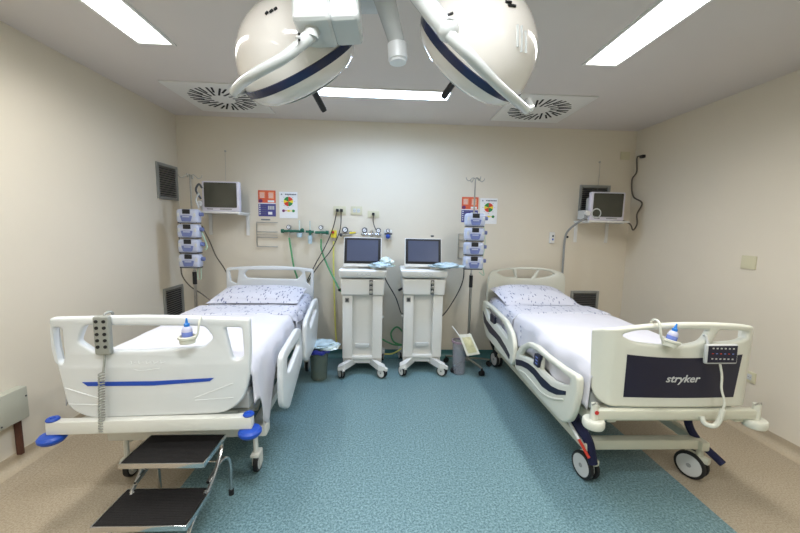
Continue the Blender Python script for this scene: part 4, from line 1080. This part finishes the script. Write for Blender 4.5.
# ------------------------------------------------------------------ service box on the left wall
t = thing('service_box', 'grey-green enamel box low on the left wall with a dark wooden post under it', 'wall box', (XL, 1.985, .305))
p = MB().box((.03, 0, .10), (.06, .32, .20), BOXG, .006).build('case', t)
q = MB()
for y, z in ((.0, .185), (.148, .14), (-.148, .06), (.0, .02)): q.cyl((.060, y, z), (.063, y, z), .005, DGREY, n=10)
q.build('screw', p)
MB().box((.018, .125, -.115), (.03, .022, .23), BROWN, .003).build('wooden_post', t)

# ------------------------------------------------------------------ surgical lamps
def frame_from_axis(ax):
    ax = ax.normalized(); return ax
DH = .95
def lampbody(name_label, c, ax, R_, hpos, parent_kind):
    c = Vector(c); ax = Vector(ax).normalized()          # ax points to the back of the lamp (up)
    t = thing('surgical_lamp', name_label, 'surgical lamp', c, group='ceiling surgical lamps')
    k = R_
    prof = [(k * math.cos(a), DH * k * math.sin(a)) for a in [.06 + (PI / 2 - .06) * i / 14 for i in range(15)]]
    sh = MB().lathe(prof, (0, 0, 0), ax, LAMPW, 56).build('dome_shell', t)
    MB().lathe([(k * .99, .055 * k), (k * 1.015, .05 * k), (k * 1.02, 0), (k * 1.012, -.06 * k), (k * .98, -.07 * k)], (0, 0, 0), ax, LAMPB, 56).build('navy_band', t)
    low = MB().lathe([(k * 1.0, -.06 * k), (k * .985, -.12 * k), (k * .93, -.21 * k), (k * .82, -.29 * k), (k * .64, -.345 * k), (k * .4, -.37 * k), (0, -.375 * k)], (0, 0, 0), ax, LAMPW, 56).build('lower_shell', t)
    MB().lathe([(0, -.376 * k), (k * .6, -.365 * k), (k * .6, -.372 * k), (0, -.385 * k)], (0, 0, 0), ax, mat('lamp_lens', (214, 220, 222), .1), 40).build('lens', low)
    hd = MB().lathe([(0, -.36 * k), (.016, -.36 * k), (.016, -.42 * k), (.0135, -.44 * k), (.0135, -.80 * k), (.011, -.84 * k), (0, -.84 * k)], (0, 0, 0), ax, mat('black_handle', (34, 32, 36), .5), 18).build('handle', t)
    return t, sh
def slots(sh, t, pts, ax, c, R_, ln, w=.006):
    """vent slots lying on the dome, given as world directions from the centre"""
    pass
# left lamp
def lamp_axis(px, py, dx, dy, tilt):
    """real direction of the lamp's back: leans (dx, dy) as seen from the doorway and tips forward by tilt degrees"""
    ray = lambda a, b: (FW + RX * ((a - 400) / FPX) - UP * ((b - 266.5) / FPX)).normalized()
    d = ray(px, py); v = (ray(px + dx, py + dy) - d); v = (v - d * v.dot(d)).normalized()
    return v * math.cos(math.radians(tilt)) - d * math.sin(math.radians(tilt))
RLL, RRR = .240, .236
cL = at(299, 64, Y=1.50); axL = lamp_axis(299, 64, -5.2, -9.6, 8)
tL, shL = lampbody('left surgical lamp with white dome, navy band and black handle', cL, axL, RLL, None, 0)
cR = at(474, 54, Y=1.40); axR = lamp_axis(474, 54, 5.8, -8.1, 13)
tR, shR = lampbody('right surgical lamp with white dome, navy band and black handle', cR, axR, RRR, None, 0)
def on_dome(c, ax, k, px, py):
    """where the sight line meets the dome ellipsoid"""
    ax = ax.normalized(); d = (FW + RX * ((px - 400) / FPX) - UP * ((py - 266.5) / FPX)).normalized(); o = Vector(CAM)
    t_ = 0.4
    for _ in range(4000):
        p = o + d * t_; q = p - c; h = q.dot(ax); r = (q - ax * h).length
        if h > 0 and (r / k) ** 2 + (h / (k * DH)) ** 2 <= 1.004: return p, q.normalized()
        t_ += .001
    return None
def vent(sh, c, ax, k, a, b, w=.0045, m=BLACK):
    A = on_dome(c, ax, k, *a); B = on_dome(c, ax, k, *b)
    if not A or not B: return
    mb = MB(); mb.tube([A[0] + A[1] * .002, (A[0] + B[0]) / 2 + A[1] * .003, B[0] + B[1] * .002], w, m, 6, 2)
    mb.build('vent_slot', sh, world=True)
for a, b in (((266, 15), (268, 12.5)), ((270, 13), (273, 10.5)), ((274.5, 10.5), (277, 8.5))): vent(shL, cL, axL, RLL, a, b)
for a, b in (((505, 2), (511, 3)), ((508, 5.5), (515, 6.5))): vent(shR, cR, axR, RRR, a, b)
for a, b in (((517, 25), (517, 47)), ((521, 26), (521, 52)), ((525, 31), (525.5, 53))): vent(shR, cR, axR, RRR, a, b, .004, LAMPG)
# arms: left lamp yoke and joint housing
Yh = 1.22
blk = MB()
a0 = at(328, 6, Y=Yh)
RMx = Matrix((RX, FW, UP)).transposed()
blk.box(at(315, -4, Y=1.24), (.120, .15, .26), LAMPG, .02, 3, mx=RMx @ Matrix.Rotation(-.03, 3, 'Y'))
blk.box(at(345, -3, Y=1.25), (.098, .14, .245), LAMPG, .02, 3, mx=RMx @ Matrix.Rotation(-.06, 3, 'Y'))
blk.build('joint_housing', tL, world=True)
yk = MB().tube([at(317, 26, Y=1.22), at(310, 36, Y=1.20), at(300, 44, Y=1.19)], .021, LAMPG, 14)
yk.tube([at(306, 40, Y=1.19), at(285, 57, Y=1.18), at(262, 70, Y=1.20), at(247, 79, Y=1.23), at(238, 87, Y=1.28), at(234, 93, Y=1.35), cL + (at(242, 92, Y=1.5) - cL) * .97], .018, LAMPG, 14, r2=.015)
yk.cyl(at(312, 28, Y=1.2), at(311, 38, Y=1.2), .024, LAMPG)
yk.build('yoke', tL, world=True)
yk = MB().tube([at(350, 30, Y=1.32), at(357, 33, Y=1.40), at(359, 27, Y=1.48), at(354, 38, Y=1.52)], .014, LAMPG, 12)
yk.build('yoke_end', tL, world=True)
MB().cyl(at(299, 34, Y=1.165), at(299, 34, Y=1.15), .004, BLACK).cyl(at(299, 40, Y=1.165), at(299, 40, Y=1.15), .004, BLACK).build('screw', tL, world=True)
# right lamp yoke
yk = MB().tube([at(406, -22, Y=1.20), at(420, -4, Y=1.18), at(436, 16, Y=1.15), at(447, 29, Y=1.13)], .031, LAMPG, 16)
yk.build('spring_arm', tR, world=True)
yk = MB().sphere(at(448, 30, Y=1.13), .034, LAMPG)
yk.tube([at(442, 26, Y=1.13), at(455, 41, Y=1.12), at(472, 58, Y=1.13), at(495, 82, Y=1.18), at(515, 100, Y=1.25), at(526, 110, Y=1.32)], .020, LAMPG, 14, r2=.015)
yk.tube([at(526, 110, Y=1.32), at(530, 108, Y=1.36), cR + (at(530, 104, Y=1.42) - cR) * .96], .017, LAMPG, 12)
yk.build('yoke', tR, world=True)
MB().cyl(at(448, 15, Y=1.09), at(453, 13, Y=1.09), .004, BLACK).build('screw', tR, world=True)
# centre arm with a capped end, and the ceiling column all arms hang from
col = Vector((.0, 1.02, H))
ca = thing('camera_arm', 'white tubular ceiling arm with a translucent end cap between the two lamps', 'ceiling arm', at(397, 60, Y=1.45))
MB().tube([at(376, -30, Y=1.40), at(386, 4, Y=1.43), at(397, 43, Y=1.45)], .050, LAMPG, 20, r2=.031).build('arm_tube', ca, world=True)
MB().cyl(at(397, 42, Y=1.45), at(397.1, 45, Y=1.45), .027, DGREY).cyl(at(397.1, 44.5, Y=1.45), at(397.9, 60, Y=1.45), .038, mat('translucent_cap', (244, 246, 248), .3), n=28).cyl(at(397.9, 60, Y=1.45), at(398, 63, Y=1.45), .033, mat('translucent_cap', (0, 0, 0)), n=28).build('end_cap', ca, world=True)
cc = thing('ceiling_mount', 'white round ceiling mount and upper arms that carry the surgical lamps', 'ceiling mount', col)
MB().lathe([(0, 0), (.17, 0), (.17, -.03), (.06, -.05), (.055, -.16), (0, -.16)], col, (0, 0, 1), LAMPW, 32).build('canopy', cc, world=True)
MB().tube([col + Vector((0, 0, -.12)), at(300, -45, Y=1.2), at(320, -25, Y=1.24)], .035, LAMPG, 14).tube([col + Vector((0, 0, -.15)), at(406, -40, Y=1.22), at(408, -20, Y=1.20)], .035, LAMPG, 14).tube([col + Vector((0, 0, -.09)), at(368, -48, Y=1.36), at(377, -28, Y=1.40)], .035, LAMPG, 14).build('upper_arm', cc, world=True)
MB().box(at(366, 3, Y=1.62), (.10, .10, .03), LAMPG, .008, mx=RMx).build('bracket_plate', cc, world=True)

# ------------------------------------------------------------------ world and view
w = bpy.data.worlds.new('world'); sc.world = w; w.use_nodes = True
w.node_tree.nodes['Background'].inputs['Color'].default_value = (.9, .95, 1, 1); w.node_tree.nodes['Background'].inputs['Strength'].default_value = .3
sc.view_settings.view_transform = 'Standard'
sc.view_settings.look = 'None'
sc.view_settings.exposure = .13
sc.cycles.max_bounces = 8
sc.cycles.use_denoising = True
